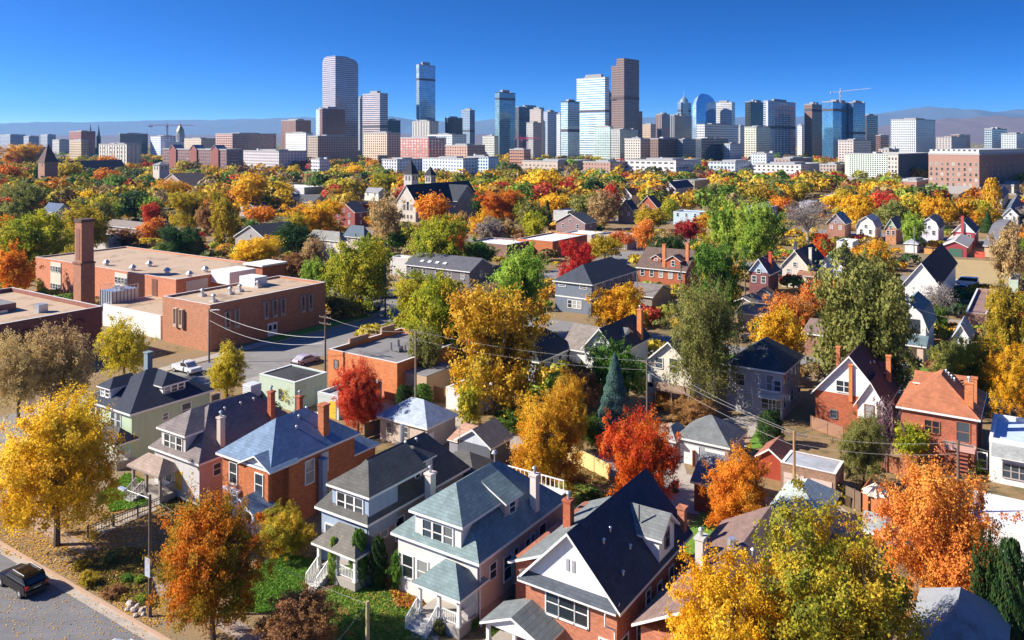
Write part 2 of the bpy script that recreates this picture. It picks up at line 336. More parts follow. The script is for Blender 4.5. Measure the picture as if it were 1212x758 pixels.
def house(name,label,cat,near,left,right,wall,roof,rt='gu',rise=3.,ov=.45,trim=WHITE,fw=None,rw=None,cols=(0,0),winc=WHITE,
          chim=(),vents=0,gablewall=None,group=None,base=True,Lmin=None,gamb=False,skirt=None,auto=None,L=None,Wd=None,z=None,short=None,win=(.9,1.4),th=None,muntin=1,parapet=.5,door=False):
    px,py,ze=near; N=at(px,py,ze); t=TH if th is None else th
    v=Vector((math.cos(t),-math.sin(t),0)); u=Vector((math.sin(t),math.cos(t),0))
    W_=Wd or run(N,-v,left); L_=L or run(N,u,right)
    if Lmin: L_=max(L_,Lmin)
    O=N-v*W_; h=House(); h.W=W_; h.L=L_; h.ze=ze
    h.e=e=empty(name,(O.x,O.y,0),-t,label,cat,group); h.label=label
    cx=sum((proj(Vector((N.x,N.y,ze)))[0],left))/2
    pts=[O,N,N+u*L_,O+u*L_]; pr=[proj(Vector((p.x,p.y,zz))) for p in pts for zz in (0,ze+rise)]
    KEEP.append((min(p[0] for p in pr),min(p[1] for p in pr),max(p[0] for p in pr),max(p[1] for p in pr),N.y))
    a0,b0=toab(O); FOOT.append((a0-1,a0+W_+1,b0-1,b0+L_+1))
    if auto: AUTO.append((e,auto,sum(p[0] for p in pr)/8,sum(p[1] for p in pr)/8))
    if short: lm(short,sum(p[0] for p in pr)/8,sum(p[1] for p in pr)/8)
    t_=.22; tm=mat('paint',trim); gm_=gablewall or wall
    x0,x1,y0,y1=ov,W_-ov,ov,L_-ov
    if rt=='flat': x0,x1,y0,y1=0,W_,0,L_
    h.x0,h.x1,h.y0,h.y1=x0,x1,y0,y1
    b=MB(); zt=ze-.02 if rt!='flat' else ze
    if rt in('gu','gv','gamb'):
        sw=rt=='gv'; wid=L_ if sw else W_
        if rt=='gamb': pts_=[(0,ze),(wid*.17,ze+rise*.62),(wid/2,ze+rise),(wid*.83,ze+rise*.62),(wid,ze)]
        else: pts_=[(0,ze),(wid/2,ze+rise),(wid,ze)]
        zi=prof_z(pts_,ov)-t_-.02
        b.box(x0,x1,y0,y1,0,zi if not sw else zi,wall)
        for q in ((y0,y1) if not sw else (x0,x1)):
            xs=[ov]+[p[0] for p in pts_[1:-1]]+[wid-ov]; pl=[(xx,prof_z(pts_,xx)-t_-.02) for xx in xs]
            q2=q+(.003 if q in (y0,x0) else -.003)
            if not sw: P_=[(xx,q2,zz) for xx,zz in pl]
            else: P_=[(q2,xx,zz) for xx,zz in pl]
            if (q==y0)!=sw or (sw and q==x1): pass
            b.poly(P_[::-1] if ((not sw and q==y0) or (sw and q==x1)) else P_,gm_)
        h.walls=b.build('wall',e); h.roof=roof_prof(pts_,0,wid and (L_ if not sw else W_),t_,roof,tm,swap=sw,par=e)
        h.pz=lambda x,y:prof_z(pts_,y if sw else x); h.zr=ze+rise
    elif rt=='hip':
        b.box(x0,x1,y0,y1,0,ze-.1,wall); h.walls=b.build('wall',e); h.roof=roof_hip(0,W_,0,L_,ze,ze+rise,t_,roof,tm,par=e)
        hw=min(W_,L_)/2; h.pz=lambda x,y:ze+rise*min(1,min(x,W_-x,y,L_-y)/hw); h.zr=ze+rise
    else:
        b.box(x0,x1,y0,y1,0,ze-parapet,wall); h.walls=b.build('wall',e)
        MB().box(x0+.3,x1-.3,y0+.3,y1-.3,ze-parapet,ze-parapet+.05,roof).build('roof',e); p=MB(); g=.3
        p.box(x0-.03,x1+.03,y0-.03,y0+g,ze-parapet,ze,wall,tm).box(x0-.03,x1+.03,y1-g,y1+.03,ze-parapet,ze,wall,tm).box(x0-.03,x0+g,y0+g,y1-g,ze-parapet,ze,wall,tm).box(x1-g,x1+.03,y0+g,y1-g,ze-parapet,ze,wall,tm).build('parapet',e)
        h.pz=lambda x,y:ze-parapet+.05; h.zr=ze
    st=max(1,int((ze-.6)/2.7)); nf,nr=cols; ww,wh=win
    hs_=[ (ze-.55-wh) - k*2.9 for k in range(st)]
    for k,zz in enumerate(hs_):
        if zz<.4: continue
        for i in range(nf): win_at(e,x0+(x1-x0)*(i+.5)/nf,y0-.003,zz,0,ww,wh,winc,muntin=muntin)
        for i in range(nr): win_at(e,x1+.003,y0+(y1-y0)*(i+.5)/nr,zz,R(90),ww,wh,winc,muntin=muntin)
    if rt in('gu','gamb') and rise>2.2 and nf: win_at(e,(x0+x1)/2,y0-.003,ze+.1,0,.8,1.0,winc)
    for c_ in chim: chimney(e,c_[0],c_[1],c_[2] if len(c_)>4 else h.pz(c_[0],c_[1])-.6,c_[3] if len(c_)>4 else c_[2],c_[-1])
    for k in range(vents): vent(e,W_*(.3+.4*((k*37)%10)/10),L_*(.3+.5*((k*53)%10)/10),h.pz(W_*(.3+.4*((k*37)%10)/10),L_*(.3+.5*((k*53)%10)/10)))
    if door:
        w_,hh,xx,fc_,dm=door; d=MB(); 
        if fc_==0: d.box(xx-w_/2,xx+w_/2,y0-.05,y0-.003,.05,hh,dm)
        else: d.box(x1+.003,x1+.05,xx-w_/2,xx+w_/2,.05,hh,dm)
        d.build('door',e)
    return h
def porch(h,x0,x1,d,zr,rise,rm,steps=None,posts=3,rt='hip',trim=WHITE,y=0,deck=.8,rail=True,deckm=None):
    """porch on the front (-y): deck, posts, railing, stairs and its own roof"""
    tm=mat('paint',trim); e=h.e; yf=y-d
    o=MB().box(x0+.3,x1-.3,yf+.3,y+.3,0.01,deck,deckm or mat('stucco',(.4,.36,.32))).build('porch',e)
    if rt=='hip': roof_hip(x0,x1,yf,y+.6,zr,zr+rise,.18,rm,tm,par=o,name='porch_roof',swap=(x1-x0)>d+.6)
    elif rt=='gable': roof_prof([(x0,zr),((x0+x1)/2,zr+rise),(x1,zr)],yf,y+.6,.18,rm,tm,par=o,name='porch_roof'); MB().poly([(x0+.3,yf+.25,zr-.1),(x1-.3,yf+.25,zr-.1),((x0+x1)/2,yf+.25,zr+rise-.3)],tm).build('pediment',o)
    else: MB().slab([(x0,yf,zr),(x1,yf,zr),(x1,y+.3,zr+rise),(x0,y+.3,zr+rise)],[(0,1,2,3)],.16,rm,tm).build('porch_roof',o)
    for k in range(posts):
        px=x0+.45+(x1-x0-.9)*k/(posts-1); MB().box(px-.12,px+.12,yf+.35,yf+.59,deck,zr-.15,tm).box(px-.17,px+.17,yf+.3,yf+.64,deck,deck+.25,tm).build('post',o)
    if rail:
        sx=steps or (0,0)
        def rr(xa,xb):
            b=MB(); b.box(xa,xb,yf+.44,yf+.5,deck+.85,deck+.92,tm); b.box(xa,xb,yf+.44,yf+.5,deck+.1,deck+.16,tm); n=max(2,int((xb-xa)/.16))
            for i in range(n+1): q=xa+(xb-xa)*i/n; b.box(q-.025,q+.025,yf+.445,yf+.495,deck+.16,deck+.85,tm)
            b.build('railing',o)
        if sx[0]-x0>.8: rr(x0+.5,sx[0])
        if x1-sx[1]>.8: rr(sx[1],x1-.5)
        b=MB(); n=int(d/.17); b.box(x1-.5,x1-.44,yf+.5,y,deck+.85,deck+.92,tm)
        for i in range(n): q=yf+.5+(d-.6)*i/n; b.box(x1-.5,x1-.45,q,q+.05,deck+.05,deck+.85,tm)
        b.build('railing',o)
    if steps:
        b=MB(); n=4
        for i in range(n): b.box(steps[0],steps[1],yf+.3-(n-i)*.32,yf+.3-(n-i-1)*.32,0.01,deck*(i+1)/(n+1),mat('stucco',(.55,.53,.5)))
        b.build('stairs',o)
        for sx in steps:
            b=MB(); y_a,y_b=yf+.3-n*.32,yf+.3
            b.faces([(sx-.04,y_a,.85),(sx+.04,y_a,.85),(sx+.04,y_b,deck+.9),(sx-.04,y_b,deck+.9),(sx-.04,y_a,.95),(sx+.04,y_a,.95),(sx+.04,y_b,deck+1),(sx-.04,y_b,deck+1)],[(0,1,5,4),(1,2,6,5),(2,3,7,6),(3,0,4,7),(4,5,6,7),(3,2,1,0)],tm)
            for i in range(9): q=y_a+(y_b-y_a)*i/8; zz=deck*i/8; b.box(sx-.025,sx+.025,q-.03,q+.03,zz*.9,zz+.9,tm)
            b.build('stair_rail',o)
    return o
# ------------------------------------------------------------------ trees
PAL={ # dark-to-light leaf colours found mixed in one crown
'yellow':[(.50,.28,.02),(.75,.42,.02),(.82,.55,.05),(.42,.36,.04)],
'gold':[(.60,.27,.02),(.76,.40,.02),(.84,.52,.03),(.50,.38,.04)],
'orange':[(.50,.13,.015),(.70,.22,.02),(.75,.33,.03),(.45,.26,.04)],
'pale orange':[(.50,.13,.035),(.66,.20,.045),(.70,.30,.06),(.58,.18,.04)],
'bronze':[(.28,.14,.03),(.58,.32,.03),(.72,.48,.04),(.26,.26,.04)],
'red and orange':[(.45,.04,.02),(.65,.09,.02),(.75,.22,.02),(.62,.12,.03)],
'scarlet':[(.38,.03,.02),(.60,.06,.03),(.66,.12,.05),(.45,.07,.04)],
'crimson':[(.20,.015,.02),(.36,.03,.03),(.45,.05,.04),(.25,.04,.03)],
'yellow green':[(.16,.22,.02),(.32,.36,.03),(.55,.46,.03),(.24,.30,.03)],
'lime green':[(.14,.26,.03),(.26,.40,.05),(.36,.45,.06),(.18,.30,.03)],
'green':[(.06,.14,.02),(.12,.24,.03),(.20,.32,.05),(.09,.19,.025)],
'dark green':[(.02,.06,.02),(.04,.09,.025),(.07,.13,.03),(.09,.10,.03)],
'olive':[(.14,.16,.04),(.24,.25,.06),(.35,.33,.09),(.20,.23,.05)],
'olive gold':[(.26,.22,.02),(.46,.36,.03),(.64,.47,.04),(.30,.30,.04)],
'brown':[(.20,.09,.04),(.34,.17,.07),(.45,.25,.09),(.24,.16,.06)],
'tan':[(.30,.19,.09),(.46,.31,.14),(.58,.42,.18),(.36,.28,.12)],
'grey':[(.20,.16,.14),(.30,.25,.22),(.38,.32,.27),(.28,.22,.16)],
'blue green':[(.05,.11,.09),(.10,.19,.17),(.17,.28,.25),(.08,.14,.10)],
'orange and green':[(.12,.16,.02),(.40,.30,.02),(.76,.28,.02),(.84,.36,.03)],
'gold and green':[(.10,.14,.02),(.38,.36,.03),(.72,.48,.04),(.78,.52,.06)],
'purple':[(.14,.07,.09),(.22,.13,.15),(.28,.19,.19),(.18,.12,.12)],
}
for q_ in PAL: PAL[q_]=[tuple(min(.92,x*(1.18 if q_ not in('green','dark green','olive','grey') else 1.05)) for x in c_) for c_ in PAL[q_]]
def foliage(p):
    key=('fol',p)
    if key in MC: return MC[key]
    m,n,l,b=newmat('foliage'); a=n.new('ShaderNodeAttribute'); a.attribute_name='tone'
    P=PAL[p]; c=ramp(n,l,a.outputs['Fac'],[(.08,P[0]),(.4,P[1]),(.68,P[2]),(.95,P[3])])
    inf=n.new('ShaderNodeObjectInfo'); hsv=n.new('ShaderNodeHueSaturation'); l.new(c,hsv.inputs['Color'])
    l.new(mth(n,l,'ADD',mth(n,l,'MULTIPLY',inf.outputs['Random'],.02),.49),hsv.inputs['Hue']); l.new(mth(n,l,'ADD',mth(n,l,'MULTIPLY',inf.outputs['Random'],.3),.85),hsv.inputs['Value'])
    l.new(hsv.outputs[0],b.inputs['Base Color']); b.inputs['Roughness'].default_value=.7; b.inputs['Specular IOR Level'].default_value=.2
    t=n.new('ShaderNodeBsdfTranslucent'); l.new(hsv.outputs[0],t.inputs['Color']); x=n.new('ShaderNodeMixShader'); x.inputs[0].default_value=.38
    l.new(b.outputs[0],x.inputs[1]); l.new(t.outputs[0],x.inputs[2]); l.new(x.outputs[0],n['Material Output'].inputs['Surface'])
    MC[key]=m; return m
def np_mesh(name,v,f4,attr=None,col=None):
    me=bpy.data.meshes.new(name); nv=len(v); nf=len(f4)
    me.vertices.add(nv); me.vertices.foreach_set('co',v.astype(np.float32).ravel())
    me.loops.add(nf*4); me.loops.foreach_set('vertex_index',f4.astype(np.int32).ravel())
    me.polygons.add(nf); me.polygons.foreach_set('loop_start',np.arange(nf,dtype=np.int32)*4)
    me.update(calc_edges=True)
    if attr is not None: me.attributes.new('tone','FLOAT','FACE').data.foreach_set('value',attr.astype(np.float32))
    if col is not None: me.attributes.new('leaf_colour','FLOAT_COLOR','FACE').data.foreach_set('color',np.c_[col,np.ones(len(col))].astype(np.float32).ravel())
    return me
def leaf_quads(p,nrm,size,rs,flat=1.0):
    n=len(p); nrm=nrm+rs.normal(0,.5,(n,3)); nrm/=np.linalg.norm(nrm,axis=1)[:,None]+1e-9
    a=np.cross(nrm,rs.normal(0,1,(n,3))); a/=np.linalg.norm(a,axis=1)[:,None]+1e-9; b=np.cross(nrm,a)
    s=(size*rs.uniform(.6,1.35,n))[:,None]; bend=nrm*s*.25
    v=np.stack([p-a*s*.62,p-b*s*.38*flat+bend,p+a*s*.62,p+b*s*.38*flat+bend],1).reshape(-1,3)
    return v,np.arange(n*4).reshape(-1,4)
def crown_points(kind,n,rs,lodn=2):
    """points, outward directions and tone of leaves in a unit tree (width 1, height 1)"""
    z0={'round':.10,'tall':.08,'bush':.0,'vase':.2,'open':.14,'cone':.04,'column':.01,'weeping':.12,'bare':.2}[kind]
    if kind in('cone','column'):
        z=z0+(1-z0)*rs.beta(1.15,1.5 if kind=='cone' else 1.05,n); th=rs.uniform(0,6.283,n)
        t=(z-z0)/(1-z0)
        if kind=='cone': r=.5*(1-t)**.85*(.72+.28*np.abs(np.sin(t*26+th*1.0)))+.01
        else: r=.5*np.clip(np.sin(math.pi*(t*.82+.14)),0,1)**.45*(.82+.18*np.sin(th*7+z*30))
        q=rs.uniform(.62,1.05,n)**.5; r=r*q
        p=np.c_[r*np.cos(th),r*np.sin(th),z-.03*(kind=='cone')*r*2]; d=np.c_[np.cos(th),np.sin(th),np.full(n,.35)]
        tone=.5*((np.floor(t*14)*7.3+np.floor(th*2.2)*3.1)%1)+.5*rs.rand(n); return p,d,tone,[]
    nl={'round':19,'tall':22,'bush':15,'vase':22,'open':22,'weeping':34,'bare':26}[kind]
    L=[];Rr=[]
    zc=z0+(1-z0)*.5; hz=(1-z0)*.5
    while len(L)<nl:
        d=rs.normal(0,1,3); d/=np.linalg.norm(d); k=rs.uniform(.35,.9)
        x,y,zz=d*k
        if kind in('round','bush','weeping') and zz<-.85: continue
        w=1.0
        if kind=='tall': w=(1-.45*max(0,zz))*(1-.25*max(0,-zz))
        if kind=='vase': w=.55+.45*min(1,(zz+1)/1.1)
        r=rs.uniform(.16,.33)*(1.1-.35*k)
        L.append((x*w*.40,y*w*.40,zc+zz*(hz-r*.62))); Rr.append(r)
    if kind in('round','tall','bush','open'):
        for q_ in range(5): a_=q_*1.257+rs.rand(); L.append((.27*math.cos(a_)*(.8 if kind=='tall' else 1),.27*math.sin(a_)*(.8 if kind=='tall' else 1),z0+(1-z0)*rs.uniform(.14,.24))); Rr.append(rs.uniform(.13,.2))
    nl=len(L); L=np.array(L);Rr=np.array(Rr); tl=rs.rand(nl)
    pr=Rr**2; pr/=pr.sum(); i=rs.choice(nl,n,p=pr)
    d=rs.normal(0,1,(n,3)); d[:,2]=np.where(d[:,2]<-.3,d[:,2]*.7,d[:,2]); d/=np.linalg.norm(d,axis=1)[:,None]
    q=np.where(rs.rand(n)<.8,rs.uniform(.7,1.02,n),rs.uniform(.9,1.42,n)*rs.rand(n)**.35)
    sp=rs.normal(0,1,(nl,16,3)); sp[:,:,2]=np.abs(sp[:,:,2])*1.2-.25; sp/=np.linalg.norm(sp,axis=2)[:,:,None]
    m=rs.rand(n)<.22; d[m]=sp[i[m],rs.randint(0,16,m.sum())]+rs.normal(0,.09,(m.sum(),3)); q[m]=rs.uniform(.7,1.42,m.sum())      # sprays of leaves beyond the rounded clumps
    wob=1+.18*np.sin(d[:,0]*9+i)*np.cos(d[:,1]*8+i*2)+.15*np.sin(d[:,2]*11+i*3)
    rr=(Rr[i]*q*wob)[:,None]; p=L[i]+d*rr*np.array([1,1,.85])
    if kind=='weeping':
        m=rs.rand(n)<.6; p[m,2]-=rs.rand(m.sum())**1.5*.22*(np.hypot(p[m,0],p[m,1])*2); p[:,2]=np.maximum(p[:,2],z0*.6)
    nc={0:620,3:420,1:240}.get(lodn,0)                # leaves gather on twigs, with gaps between the twigs
    tw=rs.rand(n)
    if nc:
        cl=rs.randint(0,nc,n); tw=rs.rand(nc)[cl]; sg=rs.uniform(.6,1.3,nc)[cl]*{0:.021,3:.024,1:.030}[lodn]
        ax=rs.normal(0,1,(nc,3)); ax/=np.linalg.norm(ax,axis=1)[:,None]; ax=(ax+d[:nc]*1.2)[cl]
        p=p[:nc][cl]+rs.normal(0,1,(n,3))*sg[:,None]+ax*(rs.normal(0,1,n)*sg*.9)[:,None]; d=d[:nc][cl]; i=i[:nc][cl]
    p[:,2]=np.maximum(p[:,2],.01)
    patch=.5+.5*np.sin(p[:,0]*6.5+p[:,2]*5+tl[0]*9)*np.cos(p[:,1]*6+p[:,2]*3.5+tl[1]*9)
    tone=.22*tl[i]+.16*rs.rand(n)+.27*tw+.35*patch
    return p,d,tone,list(zip(L,Rr))
TM={}
LOD={0:(62000,.0142),3:(24000,.023),1:(9000,.036),2:(2200,.066)}
def tree_meshes(kind,lod,var):
    key=(kind,lod,var)
    if key in TM: return TM[key]
    rs=np.random.RandomState(hash((len(kind)*31+ord(kind[0])*7+lod*101+var*17))%99991)
    n,s=LOD[lod]
    if kind=='open': n=int(n*.55)
    if kind=='bare': n=int(n*.16)
    if kind=='bush': n=int(n*.7); s*=1.25
    p,d,t,L=crown_points(kind,n,rs,lod); v,f=leaf_quads(p,d,s,rs); cm=np_mesh('crown',v,f,t)
    bark=mat('bark',(.34,.29,.25) if kind=='bare' else (.13,.10,.075)); b=MB(); rd=random.Random(var*7+3); ns=6 if lod!=2 else 4
    if kind in('cone','column'): b.tube((0,0,-.01),(0,0,.8),.03,.008,bark,ns)
    elif kind=='bush':
        for k in range(5): a=k*1.3; b.tube((0,0,-.01),(.22*math.cos(a),.22*math.sin(a),.5),.02,.008,bark,ns)
    else:
        r=.022; fk=.30 if kind!='vase' else .36
        b.tube((0,0,-.01),(.01,0,fk*.5),r*1.25,r,bark,8); b.tube((.01,0,fk*.5),(0,.01,fk),r,r*.85,bark,8)
        for k,(c,rr) in enumerate(L[:22 if lod in(0,3) or kind=='bare' else 9]):
            c=Vector(c); st=Vector((0,.01,fk*rd.uniform(.8,1.0))); md=st.lerp(c,.5)+Vector((rd.uniform(-.04,.04),rd.uniform(-.04,.04),.03))
            b.tube(st,md,r*.5,r*.28,bark,5,False); b.tube(md,c,r*.28,r*.1,bark,4,False)
            if kind in('bare','open') or lod==0:
                for q in range({0:9,1:7,2:4,3:7}[lod]*(2 if kind=='bare' else 1)):
                    d=Vector((rd.gauss(0,1),rd.gauss(0,1),rd.uniform(-.1,1.3))).normalized()*float(rr)*1.1; e=c+d
                    b.tube(c.lerp(md,rd.random()*.5),e,r*.11,r*.03,bark,3,False)
    TM[key]=(cm,b.mesh('trunk')); return TM[key]
KW={'bush':('shrub','shrub'),'column':('columnar_shrub','shrub'),'cone':('conifer_tree','tree')}
NT=[0]
def tree(cx,cy,w,h,pal,kind='round',base=None,label=None,lod=None,rand=False,clear=None):
    """crown centre, width and height in the photograph; base row defaults to a short trunk below the crown"""
    cl={'round':.12,'tall':.08,'bush':0,'vase':.2,'open':.14,'cone':.04,'column':0,'weeping':.12,'bare':.2}[kind]
    top=cy-h/2
    if base is None: base=top+h/(1-cl); bx=cx
    elif isinstance(base,tuple): bx,base=base
    else: bx=cx
    P=at(bx,base); D=P.y; P.x=(cx-CX)*D/F*.35+P.x*.65; Wm=w*D/F; Hm=(base-top)*D/F*1.03
    lod=(0 if w>44 and D<105 else 3 if w>44 else 1 if D<330 else 2) if lod is None else lod
    return plant(P,Wm,Hm,pal,kind,lod,label,(cx,cy))
def plant(P,Wm,Hm,pal,kind,lod,label,c):
    NT[0]+=1; cm,tm=tree_meshes(kind,lod,NT[0]%(4 if lod in(1,2) else 3)); nm,cat=KW.get(kind,('deciduous_tree','tree'))
    if kind=='bare': nm='bare_tree'
    e=empty(nm,P,NT[0]*1.7,label,cat); e.scale=(Wm*1.04,Wm*1.04,Hm)
    o=bpy.data.objects.new('crown',cm); COL.objects.link(o); o.parent=e
    if not cm.materials: cm.materials.append(foliage(pal))
    o.material_slots[0].link='OBJECT'; o.material_slots[0].material=foliage(pal)
    q=bpy.data.objects.new('trunk',tm); COL.objects.link(q); q.parent=e
    shp={'round':'round','tall':'tall','bush':'low','vase':'spreading','open':'thin leaved','cone':'pointed','column':'narrow','weeping':'drooping','bare':'half bare'}[kind]
    if not label: AUTO.append((e,(pal,shp,cat,Hm),c[0],c[1]))
    return e
# ------------------------------------------------------------------ the row of houses along the front street
def sh(c_): return mat('shingle',c_)
NAVY=sh((.030,.038,.060)); BLUER=sh((.17,.25,.36)); OLIVE=sh((.11,.105,.095)); TEAL=sh((.19,.26,.26)); CHAR=sh((.075,.09,.11)); PURP=sh((.20,.165,.16)); BRN=sh((.23,.15,.125)); RUST=sh((.42,.15,.07)); MAROON=sh((.10,.05,.05)); GREYS=sh((.19,.19,.18)); LGREY=sh((.32,.35,.37)); BLACKR=sh((.035,.038,.045)); TANR=sh((.28,.21,.15)); BLUEG=sh((.13,.19,.21))
RED=mat('brick',(.42,.11,.05)); ORB=mat('brick',(.50,.15,.055)); DKB=mat('brick',(.23,.07,.045)); PEACH=mat('stucco',(.66,.49,.38)); CHB=mat('brick',(.48,.17,.09)); ORANGE=mat('brick',(.62,.20,.07))
WHS=mat('siding',(.76,.74,.70)); CREAM=mat('stucco',(.72,.66,.55)); GREYW=mat('siding',(.33,.33,.34)); BLUEW=mat('siding',(.36,.45,.58)); GRNW=mat('siding',(.50,.62,.42)); PINK=mat('siding',(.66,.47,.42)); WST=mat('stucco',(.78,.77,.74)); SAGE=mat('stucco',(.50,.60,.47)); SLATE=mat('siding',(.17,.20,.25))
SCH=mat('brick',(.46,.19,.10)); GRAVEL=mat('membrane',(.50,.36,.24),ns=6); WROOF=mat('membrane',(.78,.79,.80)); GROOF=mat('membrane',(.22,.21,.21)); BROOF=mat('membrane',(.045,.045,.05))
PALEP=mat('glass',(.32,.34,.36)); DARKP=mat('glass',GLASS)
# 1 pale green hipped house
h=house('green_house','pale green two-storey house with navy hipped roof beside the big yellow tree','house',(154,491,5.8),98,255,GRNW,NAVY,'hip',3.0,short='the pale green house',winc=WHITE)
x0,x1,y0,y1=h.x0,h.x1,h.y0,h.y1
for x in (1.6,2.7,5.6,6.7): win_at(h.e,x,y0-.003,3.6,0,.75,1.6)
for y in (7.2,11.2): win_at(h.e,x1+.003,y,3.5,R(90),1.1,1.5)
win_at(h.e,x1+.003,4.5,3.9,R(90),.6,.7); win_at(h.e,2.3,y0-.003,.9,0,1.4,1.6)
dormer(h.e,3.2,.9,2.2,3.2,6.2,7.5,0,'hip',mat('paint',WHITE),NAVY,mat('paint',WHITE),2,rise=.9)
dormer(h.e,h.W-1.3,6.2,2.9,3.4,6.3,7.5,1,'hip',mat('paint',WHITE),NAVY,mat('paint',WHITE),3,rise=1.1)
chimney(h.e,.9,7.6,5.6,9.6,mat('stucco',(.22,.28,.30)),1.0,.8,False)
porch(h,3.6,h.W,2.2,2.9,1.3,sh((.075,.075,.09)),(5,6.2),3,y=.5,trim=(.8,.78,.7))
vent(h.e,6,9,8); vent(h.e,3,11,8)
# cottage with a two-storey hipped front bay
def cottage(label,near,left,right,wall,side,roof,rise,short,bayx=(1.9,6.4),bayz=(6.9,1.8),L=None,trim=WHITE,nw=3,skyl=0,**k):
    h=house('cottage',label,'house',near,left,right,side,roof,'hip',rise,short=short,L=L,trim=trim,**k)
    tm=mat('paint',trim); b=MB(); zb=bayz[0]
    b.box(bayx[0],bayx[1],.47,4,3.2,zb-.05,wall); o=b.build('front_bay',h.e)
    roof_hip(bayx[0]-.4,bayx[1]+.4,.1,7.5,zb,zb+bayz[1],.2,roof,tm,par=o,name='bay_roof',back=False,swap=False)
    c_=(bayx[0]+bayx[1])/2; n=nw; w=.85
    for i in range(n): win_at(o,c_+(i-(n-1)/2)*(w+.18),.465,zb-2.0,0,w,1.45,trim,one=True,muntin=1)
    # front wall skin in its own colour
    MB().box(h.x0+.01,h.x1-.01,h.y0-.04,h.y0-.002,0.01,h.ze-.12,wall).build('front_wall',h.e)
    for x in (1.5,3.0): win_at(h.e,x,h.y0-.045,1.5,0,1.0,1.7,trim)
    for y,w_,z in ((2.4,.8,2.6),(4.4,1.0,1.6),(7.4,.8,2.4),(9.6,1.0,2.0)):
        if y<h.L-1: win_at(h.e,h.x1+.003,y,z,R(90),w_,1.1 if z>2.3 else 1.8,trim)
    h.bay=o; return h
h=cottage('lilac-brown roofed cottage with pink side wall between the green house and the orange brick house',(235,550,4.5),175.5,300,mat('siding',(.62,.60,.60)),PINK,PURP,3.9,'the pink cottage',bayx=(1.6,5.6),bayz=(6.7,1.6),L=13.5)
porch(h,-.9,4.6,2.3,3.0,1.1,sh((.36,.27,.22)),(0.2,1.4),3,y=.5,trim=(.28,.24,.22))
MB().box(3.9,5.2,.38,.43,1,2.9,mat('paint',(.65,.4,.05))).build('front_door',h.e)
chimney(h.e,h.W-.9,3.2,4,7.9,mat('stucco',(.6,.5,.42)),.7,.7); chimney(h.e,h.W-1.5,10.0,5.5,8.6,RED,.7,.7); chimney(h.e,h.W-.4,13.0,3.5,7.5,RED,.6,.6)
cl=MB(); cl.box(2.6,4.0,9.6,11,7.6,8.9,mat('paint',(.62,.62,.6))); 
for i in range(5): cl.box(2.57,4.03,9.57,11.03,7.75+i*.22,7.83+i*.22,mat('paint',(.42,.42,.42)))
tag(cl.build('swamp_cooler',h.e))
for q in (5.5,7.5,9.2): vent(h.e,5,q,h.pz(5,q))
# 3 orange brick house, light blue roof
h=house('brick_house','orange brick two-storey house with light blue hipped roof and small white pediment','house',(320,558,6.2),255,427,ORB,BLUER,'hip',2.9,short='the blue-roofed brick house')
W_=h.W; x1=h.x1; tm=mat('paint',WHITE)
o=MB().box(4.0,h.x1+.0,.12,2.5,0.01,6.05,ORB).build('front_bay',h.e)
roof_prof([(3.6,6.15),(5.9,7.25),(8.05,6.15)],-.25,3.2,.16,BLUER,tm,par=o,name='bay_gable'); MB().poly([(4.0,.1,6.1),(7.9,.1,6.1),(5.9,.1,7.0)],tm).build('pediment',o)
for x,w_ in ((2.1,1.0),(6.2,1.0)): win_at(h.e,x,(h.y0 if x<4 else .12)-.005,3.6,0,w_,1.9,WHITE)
win_at(h.e,2.1,h.y0-.005,.9,0,1.2,1.6); MB().box(1.0,3.2,h.y0-.45,h.y0-.01,3.0,3.2,tm).box(1.2,3.0,h.y0-.25,h.y0-.01,2.75,2.98,tm).build('cornice',h.e)
win_at(h.e,x1+.003,5.0,3.3,R(90),1.0,2.1); win_at(h.e,x1+.003,7.0,1.0,R(90),.9,1.5,pane=DARKP)
MB().box(x1+.003,x1+.05,6.4,7.4,3.6,5.6,mat('paint',(.62,.62,.62))).build('shutter',h.e)
chimney(h.e,h.W-1.3,7.6,6,9.8,ORB,.95,.95,False); chimney(h.e,h.W+.1,6.2,0.01,5.2,mat('stucco',(.28,.36,.5)),.8,.7,False)
porch(h,4.2,7.8,1.9,3.0,1.0,BLUER,(5.2,6.4),3,'gable',y=0)
for q in ((4.6,6.2),(3.9,7.8),(5.4,5.2),(4.3,9)): vent(h.e,q[0],q[1],h.pz(*q))
MB().tube((4.1,6,8.5),(4.1,6,9.4),.04,.04,mat('metal',(.6,.6,.6))).build('roof_pipe',h.e)
o=MB().box(1,6.5,h.y1,h.y1+4,0.01,3.6,ORB).build('rear_wing',h.e); roof_hip(.6,6.9,h.y1-1,h.y1+4.4,3.7,5.4,.18,BLUER,tm,par=o,name='wing_roof')
